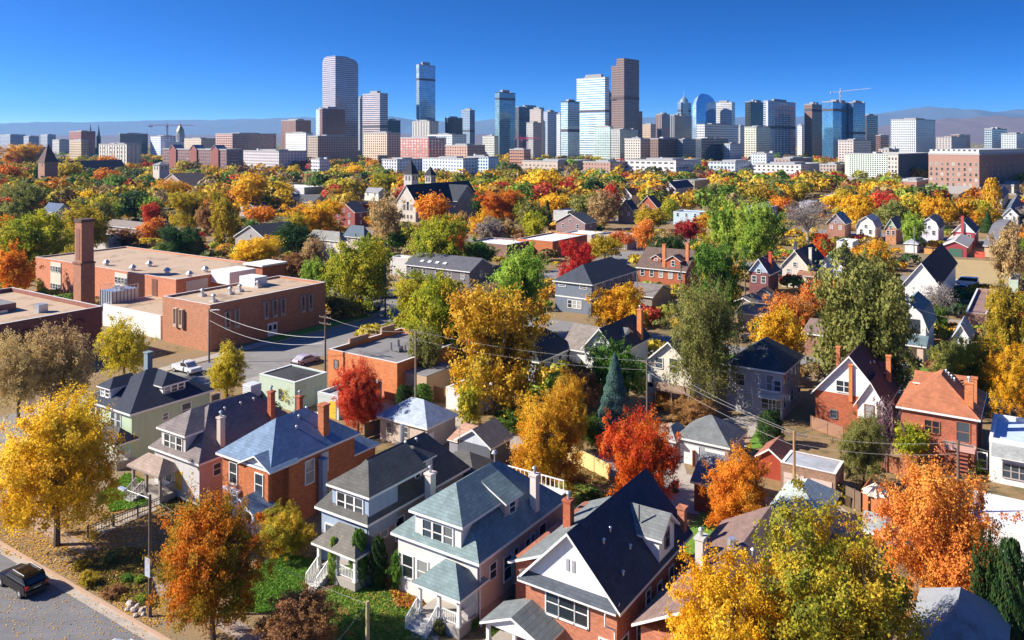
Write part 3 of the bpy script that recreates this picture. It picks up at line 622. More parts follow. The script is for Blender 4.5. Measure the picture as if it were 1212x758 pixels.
# 4 grey-blue cottage
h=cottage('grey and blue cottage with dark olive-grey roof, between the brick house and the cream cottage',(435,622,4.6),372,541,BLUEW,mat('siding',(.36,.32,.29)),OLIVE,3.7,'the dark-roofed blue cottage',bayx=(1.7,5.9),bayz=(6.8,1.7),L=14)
porch(h,1.9,6.9,2.6,2.9,1.5,sh((.17,.155,.13)),(2.4,3.6),3,y=.5)
dormer(h.e,h.W-1.0,8.2,2.6,3.2,5.4,7.0,1,'hip',BLUEW,OLIVE,tm,3,rise=1.0)
chimney(h.e,h.W+.9,6.9,0.01,6.6,mat('stucco',(.74,.64,.58)),.8,.9); MB().tube((2,9,7),(2,9,9.3),.22,.2,mat('metal',(.5,.5,.52))).build('flue',h.e)
for q in ((3.6,6.5),(3.3,8),(3.4,9.4)): vent(h.e,q[0],q[1],h.pz(*q))
o=MB().box(1,7.6,h.y1,h.y1+5,0.01,3.2,mat('siding',(.3,.28,.28))).build('rear_wing',h.e); roof_hip(.6,8,h.y1-1,h.y1+5.4,3.3,5.2,.18,OLIVE,tm,par=o,name='wing_roof')
MB().tube((3,h.y1+3,5),(3,h.y1+3,7.2),.03,.03,mat('metal',(.5,.5,.5))).tube((2.5,h.y1+3,6.8),(3.5,h.y1+3,6.8),.02,.02,mat('metal',(.5,.5,.5)),4).build('antenna',h.e)
# 5 cream cottage, sea-green roof
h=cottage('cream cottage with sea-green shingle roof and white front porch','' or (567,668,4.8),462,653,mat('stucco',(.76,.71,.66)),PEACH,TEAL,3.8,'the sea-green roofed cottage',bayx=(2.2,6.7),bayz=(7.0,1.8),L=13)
porch(h,4.0,h.W-.15,3.0,3.0,1.5,TEAL,(4.3,6.2),3,y=.9)
dormer(h.e,h.W-1.3,6.3,1.9,3,5.6,7.0,1,'shed',PEACH,TEAL,tm,1,rise=1.7)
MB().box(h.x1-1.5,h.x1-.8,5.2,6.0,4.6,6.0,PEACH).build('dormer_cheek',h.e)
chimney(h.e,h.W-.7,8.8,4.6,8.1,mat('stucco',(.72,.62,.55)),.7,.7); 
for y,z,w_,hh in ((5.6,.9,.55,2.6),(8.0,1.3,.6,2.3)): win_at(h.e,h.x1+.003,y,z,R(90),w_,hh)
MB().box(h.x1+.003,h.x1+.05,6.3,7.1,.3,2.3,mat('paint',(.3,.27,.25))).build('side_door',h.e)
st=MB(); st.box(h.x1+.002,h.x1+.03,.6,9,0.02,.75,mat('stucco',(.5,.38,.3))); st.build('foundation',h.e)
dp=MB(); dp.tube((h.x1+.1,.6,4.4),(h.x1+.1,.6,.4),.06,.06,tm,6).tube((h.x1+.1,.6,.4),(h.x1+.5,.2,.1),.06,.06,tm,6); dp.build('downpipe',h.e)
o=MB().box(.5,6.5,h.y1,h.y1+3.6,0.01,3.6,PEACH).box(.2,6.8,h.y1-.2,h.y1+3.9,3.6,3.75,mat('membrane',(.75,.72,.7))).build('rear_wing',h.e); bb=MB()
for i in range(14): bb.box(.3+i*.47,.36+i*.47,h.y1+3.7,h.y1+3.76,3.75,4.6,tm)
bb.box(.3,6.5,h.y1+3.68,h.y1+3.78,4.6,4.68,tm); bb.build('railing',o); MB().tube((4.3,8.3,8.4),(4.3,8.3,9.3),.05,.05,mat('metal',(.5,.5,.5))).tube((4.3,8.3,9.3),(4.3,8.3,9.55),.28,.14,mat('metal',(.5,.5,.5))).build('roof_vent',h.e)
# 6 steep navy gable on red brick
h=house('gabled_brick_house','red brick house with steep navy gable roof and white front gable, nearest to the camera','house',(734,727,5.0),612,806,CHB,sh((.04,.055,.08)),'gu',4.2,gablewall=WST,short='the navy-gabled brick house',L=13)
h.walls.data.materials[0]=CHB
x0,x1,y0=h.x0,h.x1,h.y0
MB().slab([(.1,-.15,4.95),(x1+.2,-.15,4.95),(x1+.2,y0,5.45),(.1,y0,5.45)],[(0,1,2,3)],.14,CHAR,tm).build('pent_roof',h.e)
for i in (-1,0,1): win_at(h.e,3.8+i*1.15,y0-.003,3.0,0,.95 if i else 1.15,1.6,WHITE)
for i in (-1,1): MB().box(4.1+i*.22-.12,4.1+i*.22+.12,y0-.04,y0-.004,6.4,7.2,mat('paint',(.35,.36,.38))).build('louvre',h.e)
win_at(h.e,6.9,y0-.003,.7,0,1.1,1.9,WHITE)
for y,z,w_,hh in ((1.6,.6,.9,2.0),(4.0,.6,.9,2.0),(5.4,2.9,.7,1.0),(7.4,1.5,.7,2.0),(9.6,1.6,.8,2.1)): win_at(h.e,x1+.003,y,z,R(90),w_,hh,WHITE,muntin=1)
MB().slab([(h.W-3.4,6.6,7.0),(h.W+.1,6.6,7.0),(h.W+.1,8.3,8.4),(h.W-4.2,8.3,8.4),(h.W-3.4,10.0,7.0),(h.W+.1,10,7.0)],[(0,1,2,3),(3,2,5,4)],.16,sh((.19,.2,.2)),tm).build('dormer_roof',h.e)
MB().box(h.W-3.5,h.W-.25,6.9,9.7,5,6.95,WST).poly([(h.W-.246,6.9,6.95),(h.W-.246,9.7,6.95),(h.W-.246,8.3,8.15)],WST).build('dormer',h.e)
win_at(h.e,h.W-.24,8.3,5.9,R(90),.7,1.2,(.2,.2,.22))
chimney(h.e,-.6,8.4,2.5,7.1,RED,.8,.8); chimney(h.e,h.W-.6,12.2,4.6,7.1,CHB,.7,.7,False)
o=MB().box(-2.1,.5,3,14,0.01,4.6,CHB).build('side_wing',h.e); MB().slab([(-2.6,2.6,4.2),(1.4,2.6,6.0),(1.4,14.4,6.0),(-2.6,14.4,4.2)],[(0,1,2,3)],.2,sh((.19,.21,.21)),tm).build('wing_roof',o)
for q in ((5.2,4.2),(5.4,2.8),(7,2.6),(6.4,5)): vent(h.e,q[0],q[1],h.pz(*q))
MB().tube((6.1,7.2,7.7),(6.1,7.2,8.9),.06,.06,mat('metal',(.1,.1,.1))).build('roof_pipe',h.e)
porch(h,-1.7,3.6,2.4,2.35,1.15,sh((.17,.19,.19)),None,3,'gable',y=.2,rail=False)
dp=MB(); dp.tube((h.x1-.6,-.1,4.7),(h.x1-.6,-.1,3.9),.06,.06,tm,6).tube((h.x1-.6,-.1,3.9),(h.x1-.1,y0-.12,3.6),.06,.06,tm,6).tube((h.x1-.1,y0-.12,3.6),(h.x1-.1,y0-.12,.2),.06,.06,tm,6); dp.build('downpipe',h.e)
# 7 brown-roofed bungalow behind the golden tree
o7=gp(-22.3,50.5); h=house('bungalow','brown-roofed bungalow with white chimney half hidden by the big golden tree','house',(*proj(Vector(gp(-14.5,50.5,4.2)))[:2],4.2),proj(gp(-22.6,50.5))[0],900,CHB,BRN,'gu',2.3,short='the brown-roofed bungalow',L=15)
chimney(h.e,1.9,5.0,4,7.4,mat('stucco',(.6,.57,.52)),.7,1.1); vent(h.e,3,8.2,6.2); vent(h.e,5,7,6.4); MB().tube((3.4,7.2,5.8),(3.4,7.2,6.9),.32,.3,mat('metal',(.6,.62,.65))).build('roof_vent',h.e)
roof_prof([(0,4.4),(3.4,6.3),(6.8,4.4)],-2.6,4,.2,BRN,tm,par=MB().box(.5,6.3,-2.2,1,0.01,4.25,CHB).build('front_wing',h.e),name='wing_roof')
# ------------------------------------------------------------------ garages and sheds along the alley
def garage(label,near,left,right,wall,roof,rt='hip',rise=1.7,doors=0,dcol=(.75,.74,.72),**k):
    hh=house(k.pop('name','garage'),label,k.pop('cat','garage'),near,left,right,wall,roof,rt,rise,ov=.3,**k)
    w=(hh.x1-hh.x0)
    for i in range(doors):
        a=hh.x0+w*(i+.12)/doors; bq=hh.x0+w*(i+.88)/doors; b=MB(); m=mat('paint',dcol); b.box(a,bq,hh.y0-.06,hh.y0-.004,.05,2.2,m)
        for q in range(1,4): b.box(a,bq,hh.y0-.075,hh.y0-.06,.05+q*.54,.09+q*.54,mat('paint',sc3(dcol,.6)))
        b.build('garage_door',hh.e)
    return hh
h=garage('beige garage with pale blue pyramid roof right of the scarlet tree','' or (505.6,507.7,2.9),445.5,543,mat('siding',(.62,.50,.42)),sh((.40,.46,.54)),rise=2.0,short='the pale blue pyramid roof')
for x in (1.8,4.4): win_at(h.e,x,h.y0-.003,1.1,0,.7,1.2,(.6,.5,.42))
MB().box(h.x1+.003,h.x1+.05,.6,1.5,.1,2.1,tm).build('door',h.e)
h=garage('dark garage with brown gable roof and white front gable behind the sea-green roof',(581,531.6,3.0),537,608,mat('siding',(.12,.13,.16)),sh((.20,.17,.15)),'gu',1.6,gablewall=mat('siding',(.6,.64,.72)))
g=empty('lean_to_shed',at(529,540),-TH,'shed with faded red lean-to roof against the dark gabled garage','shed'); MB().box(0.2,3.8,.2,3,0.01,1.9,mat('plank',(.3,.3,.34))).build('wall',g); MB().slab([(0,0,1.9),(4.2,0,1.9),(4.2,3.2,2.9),(0,3.2,2.9)],[(0,1,2,3)],.12,mat('shingle',(.5,.28,.19)),tm).build('roof',g)
h=garage('low white garage with white roll-up door beyond the pale blue pyramid roof',(565,466,2.9),528,590,WHS,mat('membrane',(.3,.27,.25)),'flat',1,1,parapet=.15,door=None,short='the white alley garage')
h=garage('sage green flat-roofed shop with dark tar roof beside the school street',(349,452.8,3.9),307,387,SAGE,BROOF,'flat',0,parapet=.2,short='the sage green shop',name='shop',cat='shop')
win_at(h.e,h.x0+4.4,h.y0-.003,1.2,0,.7,1.2,(.2,.2,.2)); MB().box(h.x1+.003,h.x1+.05,3.6,4.8,.05,2.3,mat('paint',(.4,.5,.45))).build('door',h.e)
h=garage('small sage flat-roofed shed with yellow door left of the scarlet tree',(401,470,3.0),376,425,mat('stucco',(.5,.55,.52)),mat('membrane',(.42,.42,.36)),'flat',0,name='shed',cat='shed',L=8)
MB().box(2.2,3.4,h.y0-.06,h.y0-.004,.05,2.2,mat('paint',(.8,.45,.05))).build('door',h.e)
h=garage('grey garage with dark grey pyramid roof behind the red and orange tree',(864,530.8,2.9),797.4,885,mat('siding',(.36,.37,.4)),sh((.17,.18,.18)),rise=2.1,doors=2,short='the grey pyramid-roofed garage')
h=garage('small pale grey shed roof left of the grey pyramid-roofed garage',(800,523,2.6),779,816,mat('siding',(.5,.5,.5)),sh((.34,.35,.33)),'hip',1.2,name='shed',cat='shed')
h=garage('dark red brick garage with grey roof behind the pale orange tree',(872,583,2.9),816.7,893,DKB,sh((.19,.20,.21)),'gv',1.9,L=6.5); win_at(h.e,4.2,h.y0-.003,.9,0,.9,.9)
h=garage('brick double garage with flat grey roof and one pinkish door',(988.8,561.5,3.1),924,998.7,mat('brick',(.34,.19,.12)),mat('membrane',(.42,.43,.46)),'flat',0,2,(.66,.52,.46),parapet=.12,short='the brick double garage')
h=garage('little dark red shed with rust gable roof left of the brick double garage',(927,547,2.2),893,940,mat('siding',(.38,.06,.03)),sh((.34,.13,.08)),'gu',1.1,name='shed',cat='shed')
h=garage('pale green-white hipped garage roof above the golden tree',(975,618,2.9),908,998,mat('siding',(.45,.42,.4)),sh((.46,.53,.49)),rise=1.6,L=7,short='the pale mint garage roof')
h=garage('long white flat-roofed garage at the right edge beside the pale orange tree',(1215,631,3.0),1146,1216,WST,WROOF,'flat',0,short='the long white flat roof',L=7)
h=garage('grey shed roof behind the tall brown fence beside the pale orange tree',(1046,634,2.6),1018,1062,mat('plank',(.2,.15,.12)),sh((.36,.37,.36)),'gv',1.0,name='shed',cat='shed',L=3.5)
h=house('corner_house','house with light and dark grey roof at the bottom under the pale orange tree','house',(1190,816,4.0),1066,1235,WHS,mat('membrane',(.26,.28,.30),ns=3),'hip',2.2,short='the grey roof at the bottom edge',L=9)
# ------------------------------------------------------------------ second row, across the alley
h=house('white_gable_house','white gabled house with black roof and orange chimney above the dark green spruce','house',(731,420,4.8),687,775,WST,sh((.045,.05,.058)),'gu',3.4,short='the black-roofed white gable',L=12)
win_at(h.e,(h.x0+h.x1)/2,h.y0-.004,4.7,0,1.4,1.2,(.3,.3,.3)); chimney(h.e,h.W-.6,9,5,9.6,ORANGE,.9,.9); dormer(h.e,h.W-1.4,6,2.6,3,5.6,6.6,1,'gable',WST,GREYS,tm,1)
o=MB().box(-3.6,.6,3,11,0.01,3.7,WST).build('side_wing',h.e); roof_prof([(2.5,3.7),(7,6.6),(11.5,3.7)],-5,3,.2,sh((.26,.22,.19)),tm,swap=True,par=o,name='wing_roof')
h=house('dark_hipped_house','house with black hipped roof right of the big golden tree','house',(638,429,3.6),590,682,mat('siding',(.4,.42,.48)),sh((.04,.05,.06)),'hip',3.2,cols=(0,4),short='the black hipped roof',L=11)
h=house('cream_house','cream gabled house with brown wooden deck behind the sparse grey-green tree','house',(821,439,5.6),760.6,858,CREAM,sh((.25,.22,.18)),'gu',3.3,short='the cream gabled house',L=10)
for x,z,w_,hh in ((2.2,5.6,1,1.3),(4.3,5.2,1.1,1.9),(1.0,2.8,.8,1.2),(2.2,.6,1.6,1.4),(5.4,.6,1.0,2.0)): win_at(h.e,x,h.y0-.004,z-.5,0,w_,hh,(.7,.66,.58))
o=MB().box(2.6,7.6,-2.2,h.y0-.01,2.9,3.1,mat('plank',(.25,.15,.10))).box(2.6,7.6,-2.2,-2.1,3.1,4.0,mat('plank',(.33,.22,.15))).build('deck',h.e)
for x in (2.8,5,7.4): MB().box(x-.08,x+.08,-2.1,-1.95,0.01,2.9,mat('bark',(.3,.2,.15))).build('post',o)
h=house('grey_house','grey two-storey house with dark hipped roof and rear balcony','house',(929,441.8,6.2),855.6,951.8,mat('stucco',(.42,.41,.43)),sh((.05,.06,.07)),'hip',2.9,cols=(0,5),short='the grey two-storey house',winc=(.55,.55,.57),L=10)
for x,z,w_,hh in ((2.2,3.6,1.1,1.4),(6.1,3.3,.9,2.2),(8.4,3.6,1.0,1.3),(3.2,.8,1.1,1.9),(5.9,1.1,1.8,1.3),(7.7,.3,1.0,2.2)): win_at(h.e,min(x,h.x1-.7),h.y0-.004,z,0,w_,hh,(.62,.64,.68),muntin=2 if w_>1.5 else 1)
o=MB().box(4.9,h.x1,-1.2,h.y0-.01,2.85,3.05,mat('paint',(.5,.5,.52))).build('balcony',h.e); bb=MB(); bb.box(4.9,h.x1,-1.2,-1.14,3.9,3.98,tm)
for i in range(30): bb.box(4.9+i*.14,4.94+i*.14,-1.19,-1.15,3.05,3.9,mat('paint',(.5,.5,.52)))
bb.build('railing',o)
# right: white-gabled brick house, rust bungalow, white flat building
h=house('brick_gable_house','brick house with dark maroon gable roof and white stucco upper gables','house',(1052,480,4.4),959.8,1084,RED,MAROON,'gu',5.2,gablewall=WST,short='the maroon-roofed brick house',L=11)
win_at(h.e,3.8,h.y0-.004,5.0,0,1.7,1.3,WHITE,muntin=2); win_at(h.e,2.6,h.y0-.004,1.6,0,.7,.9,(.2,.2,.2)); chimney(h.e,2.0,6,5,9.0,ORANGE,.6,.6,False); chimney(h.e,h.W-1.0,6.5,5.4,8.6,ORANGE,.65,.65,False); chimney(h.e,4.6,.35,4,8.4,ORANGE,.5,.4,False)
o=MB().box(5.6,h.x1+.1,-.9,2,0.01,4.4,RED).poly([(5.6,-.904,4.4),(h.x1+.1,-.904,4.4),((5.7+h.x1)/2,-.904,6.9)],WST).box(5.62,h.x1+.08,-.96,-.91,2.6,4.4,WST).build('front_wing',h.e)
roof_prof([(5.2,4.1),((5.7+h.x1)/2,7.2),(h.x1+.5,4.1)],-1.3,4,.2,MAROON,tm,par=o,name='wing_roof')
for x in (6.9,8.9): win_at(h.e,x,-.965,2.8,0,.9,1.5,(.25,.14,.1))
dormer(h.e,h.W-1.3,8.4,2.6,3,5.2,6.6,1,'gable',RED,sh((.3,.12,.09)),tm,1); vent(h.e,6,5,h.pz(6,5)); vent(h.e,6.2,6.5,h.pz(6.2,6.5))
h=house('brick_bungalow','brick house with rust-orange hipped roof and pink rear balcony','house',(1160.7,497.6,6.0),1060,1171,mat('brick',(.44,.13,.07)),RUST,'hip',3.2,short='the rust-roofed brick house',L=11)
win_at(h.e,3.6,h.y0-.004,3.6,0,1.4,1.3,(.4,.14,.08),muntin=2); win_at(h.e,6.6,h.y0-.004,3.2,0,1.2,2.1,(.4,.14,.08)); win_at(h.e,8.4,h.y0-.004,.8,0,.8,1.6,WHITE)
o=MB().box(5,h.x1,-1.4,h.y0-.01,2.7,2.95,mat('paint',(.62,.36,.3))).box(5,h.x1,-1.4,-1.3,2.95,3.6,mat('paint',(.62,.36,.3))).build('balcony',h.e)
for x in (5.2,7.6,h.x1-.2): MB().box(x-.1,x+.1,-1.3,-1.1,0.01,2.7,mat('paint',(.35,.12,.08))).build('post',o)
b=MB()
for i in range(8): b.box(h.x1-1.8,h.x1-.6,-1.5-i*.28,-1.22-i*.28,2.4-i*.32,2.5-i*.32,mat('paint',(.35,.12,.08)))
b.build('stairs',o)
chimney(h.e,h.W-.9,4.5,6,9.2,ORANGE,.7,.7,False); chimney(h.e,h.W-1.2,1.8,6,9.3,ORANGE,1.0,1.0,True); dormer(h.e,h.W-1.4,8,2.8,2.6,6.6,7.6,1,'gable',RED,RUST,tm,1); dormer(h.e,1.3,7.5,2.8,2.6,6.6,7.6,3,'gable',RED,RUST,tm,1)
for i in range(4): vent(h.e,h.W/2+.3+i*.3,6.2-i*.2,h.pz(h.W/2+.3,6.2)+.1-i*.22)
h=garage('white two-storey building with pale blue flat roof at the right edge','' or (1221,527,4.6),1171,1224,WST,mat('membrane',(.50,.60,.76)),'flat',0,short='the white flat-roofed building',name='flat_roofed_building',cat='building',L=9)
win_at(h.e,2.3,h.y0-.004,.8,0,2.2,1.4,(.5,.42,.4),muntin=3)
MB().slab([(0.2,-.9,3.0),(4.5,-.9,3.0),(4.5,-.01,4.2),(.2,-.01,4.2)],[(0,1,2,3)],.1,mat('shingle',(.35,.36,.35)),tm).build('awning',h.e)
# orange brick corner building, school, chimney
h=house('corner_building','orange brick flat-roofed corner building behind the scarlet tree','building',(470,430,5.2),388.6,520,ORANGE,GROOF,'flat',0,parapet=.7,short='the orange brick corner building',L=16)
win_at(h.e,1.6,h.y0-.004,2.6,0,.7,1.2,(.2,.1,.08)); MB().slab([(0,4,5.2),(.3,4,5.2),(.3,7.5,5.2),(0,7.5,5.2)],[(0,1,2,3)],.01,GROOF,GROOF).box(-.05,.4,4,8,5.2,5.9,mat('brick',(.4,.25,.18))).build('raised_parapet',h.e); MB().box(-.05,.4,11,14,5.2,6.2,mat('brick',(.4,.25,.18))).build('raised_parapet',h.e)
v_=MB(); mm=mat('metal',(.35,.35,.36)); v_.box(7.2,8.4,6,7,4.7,5.3,mm).tube((7.8,6.5,5.3),(7.8,6.5,6.3),.3,.2,mm).tube((6.7,6.2,4.7),(6.7,6.2,5.8),.15,.15,mm).tube((8.9,6.8,4.7),(8.9,6.8,5.6),.2,.15,mm); v_.build('roof_fan',h.e)
o=MB().box(h.x1,h.x1+4,1.5,8,0.01,3.6,mat('stucco',(.55,.38,.24))).box(h.x1,h.x1+4,1.5,8,3.6,3.7,GROOF).build('side_wing',h.e)
def hood(par,x,y,z,rz,w=.9,hh=2.6,m=None):
    m=m or mat('stucco',(.55,.42,.33)); b=MB(); b.box(-w/2,-w/2+.12,-.5,0,0,hh,m).box(w/2-.12,w/2,-.5,0,0,hh,m).box(-w/2,w/2,-.5,0,hh,hh+.12,m).box(-w/2,w/2,-.5,0,-.5,0,m)
    o=b.build('window',par,(x,y,z),rz); MB().box(-w/2+.12,w/2-.12,-.06,-.01,.9,hh,DARKP).build('pane',o); return o
h=house('school_building','red brick two-storey school wing with hooded windows facing the side street','school',(248.6,361,8.0),192.5,385.4,SCH,GRAVEL,'flat',0,parapet=.45,short='the brick school wing')
for x in (2.6,4.3): hood(h.e,h.W*.12+x,h.y0-.01,3.7,0)
for f in (.125,.2,.44,.515,.585,.77,.84): hood(h.e,h.x1+.01,h.L*f,3.6 if f<.4 or f>.7 else 3.9,R(90))
MB().box(h.x1+.003,h.x1+.07,h.L*.46,h.L*.46+2.2,.1,2.5,tm).box(h.x1+.07,h.x1+.09,h.L*.46+.25,h.L*.46+.9,1.2,2.1,DARKP).box(h.x1+.07,h.x1+.09,h.L*.46+1.3,h.L*.46+1.95,1.2,2.1,DARKP).build('double_door',h.e)
mm=mat('metal',(.62,.6,.56))
for fx,fy in ((.75,.12),(.45,.45),(.5,.35),(.42,.62),(.3,.2)):
    X,Y=h.W*fx,h.L*fy; MB().box(X-.6,X+.6,Y-.5,Y+.5,7.6,8.0,mm).tube((X,Y,8),(X,Y,8.7),.3,.25,mm).tube((X,Y,8.7),(X,Y,9.0),.5,.2,mm).build('roof_fan',h.e)
MB().box(.5,5,16,19,7.6,9.4,WST).build('stair_penthouse',h.e)
h2=house('school_hall','long tan-roofed brick school hall with chimneystack in front','school',(208.3,331,8.2),42,317,mat('brick',(.55,.20,.10)),GRAVEL,'flat',0,parapet=.4,short='the long school hall')
for fx in (.26,.29,.62,.66): pass
for fx,w_ in ((.17,4.6),(.655,5.0)):
    X=h2.W*fx; MB().box(X-w_/2,X+w_/2,h2.y0-.12,h2.y0-.03,1,7.7,mat('stucco',(.66,.60,.50))).build('panel',h2.e)
    for z in (1.6,5.6):
        for i in range(4): win_at(h2.e,X-w_/2+(i+.5)*w_/4,h2.y0-.13,z,0,.8,1.1,(.6,.6,.6))
MB().box(h2.W*.87-.9,h2.W*.87+.9,h2.y0-.1,h2.y0-.03,0.05,7.6,mat('brick',(.2,.07,.04))).build('recess_shade',h2.e)  # flat plate, wall brick darkened: the shade of a recess put into its colour
MB().box(h2.x1+.03,h2.x1+.1,2.2,7.2,3.8,7.5,mat('stucco',(.62,.55,.47))).build('panel',h2.e); win_at(h2.e,h2.x1+.1,11,5.4,R(90),1.8,1.3,WHITE,muntin=2)
for fx,fy in ((.62,.35),(.84,.2),(.66,.12),(.93,.45),(.45,.15),(.98,.2)):
    X,Y=h2.W*fx*.98,h2.L*fy; MB().tube((X,Y,7.8),(X,Y,8.5),.55,.5,mm).tube((X,Y,8.5),(X,Y,9.1),.85,.3,mm).build('roof_fan',h2.e)
MB().box(h2.W-.5,h2.W+5,17,23,0.01,8.9,mat('brick',(.4,.13,.07))).box(h2.W-.9,h2.W+5.4,16.6,23.4,8.9,9.25,WST).build('rear_block',h2.e)
MB().box(h2.W+.0,h2.W+6,8,14.5,6.5,9.0,WST).build('penthouse',h2.e)
h3=house('school_link','low white school link with tan roof between hall and wing','school',(190,374,4.2),122,215,WST,GRAVEL,'flat',0,parapet=.15,L=11)
c0=at(92.5,372); g=empty('brick_chimney',c0,-TH,'tall square brick chimney of the school rising from the flat roofs','chimney'); lm('the tall brick chimney',95,310)
b=MB(); BR2=mat('brick',(.38,.16,.09)); b.box(-1.45,1.45,-.2,2.7,0,10.3,BR2).box(-1.6,1.6,-.35,2.85,10.3,10.6,mat('brick',(.2,.09,.06))).box(-1.3,1.3,0.0,2.55,10.6,18.9,BR2); b.build('shaft',g)
MB().box(-1.45,1.45,-.15,2.7,18.9,19.5,mat('brick',(.10,.06,.05))).build('cap',g)
b=MB(); b.box(-.7,.7,-.06,-.004,11.2,17.6,mat('brick',(.24,.10,.07))).build('recess_shade',g)  # shaded arch recess painted as a darker brick plate, nothing is cut in
g=empty('cooling_tower',at(118,382),-TH,'galvanised louvred cooling tower between the tall brick chimney and the school wing','cooling tower'); b=MB(); b.box(0,4.2,0,5.5,2.6,6.4,mat('metal',(.45,.5,.58)))
for i in range(7): b.box(4.2,4.28,.2+i*.75,.28+i*.75,2.6,6.5,mat('metal',(.12,.14,.18)))
for i in range(5): b.box(.3+i*.8,.38+i*.8,-.08,0,2.6,6.5,mat('metal',(.12,.14,.18)))
b.build('casing',g); b=MB()
for i in range(8):
    for (x,y) in ((0,i*.78),(4.2,i*.78)): b.tube((x,y,6.4),(x,y,7.3),.03,.03,mat('metal',(.6,.6,.6)),4)
b.box(-.03,.03,0,5.5,7.25,7.32,mat('metal',(.6,.6,.6))).box(4.17,4.23,0,5.5,7.25,7.32,mat('metal',(.6,.6,.6))).build('railing',g); MB().box(.2,4,.2,5.3,0.01,2.6,mat('stucco',(.3,.3,.3))).build('plinth',g)
for x in (1.3,2.9): MB().tube((x,2.7,6.4),(x,2.7,7.0),.6,.6,mat('metal',(.5,.5,.55))).build('fan',g)
e_=gp(-132,58); h=house('arched_brick_building','dark brick flat-roofed building with arched corbels at the left edge','building',(*proj(gp(-132,40,8)),8.0),proj(gp(-163,40))[0] if False else -900,123.4,mat('brick',(.26,.10,.07)),GRAVEL,'flat',0,parapet=.8,Wd=31,L=34,short='the arched brick building')
b=MB()
for i in range(15):
    y=1+i*2; 
    for k in range(6): a0=math.pi*k/6; a1=math.pi*(k+1)/6; b.box(h.x1+.03,h.x1+.16,y+1-.95*math.cos(a0),y+1-.95*math.cos(a1)+.02,5.6+.8*math.sin((a0+a1)/2),5.85+.8*math.sin((a0+a1)/2),mat('brick',(.15,.06,.045)))
b.build('corbel',h.e)
MB().box(h.x0+2,h.x1-12,18,26,7.2,8.6,mat('brick',(.3,.13,.1)),GROOF).build('raised_roof',h.e); MB().box(h.x1-8,h.x1-6.6,27,28.5,7.2,8.6,mat('metal',(.55,.58,.6))).build('roof_unit',h.e); MB().box(h.x1-13,h.x1-11.6,22,24.5,7.2,7.7,mat('metal',(.7,.68,.65))).build('skylight',h.e)
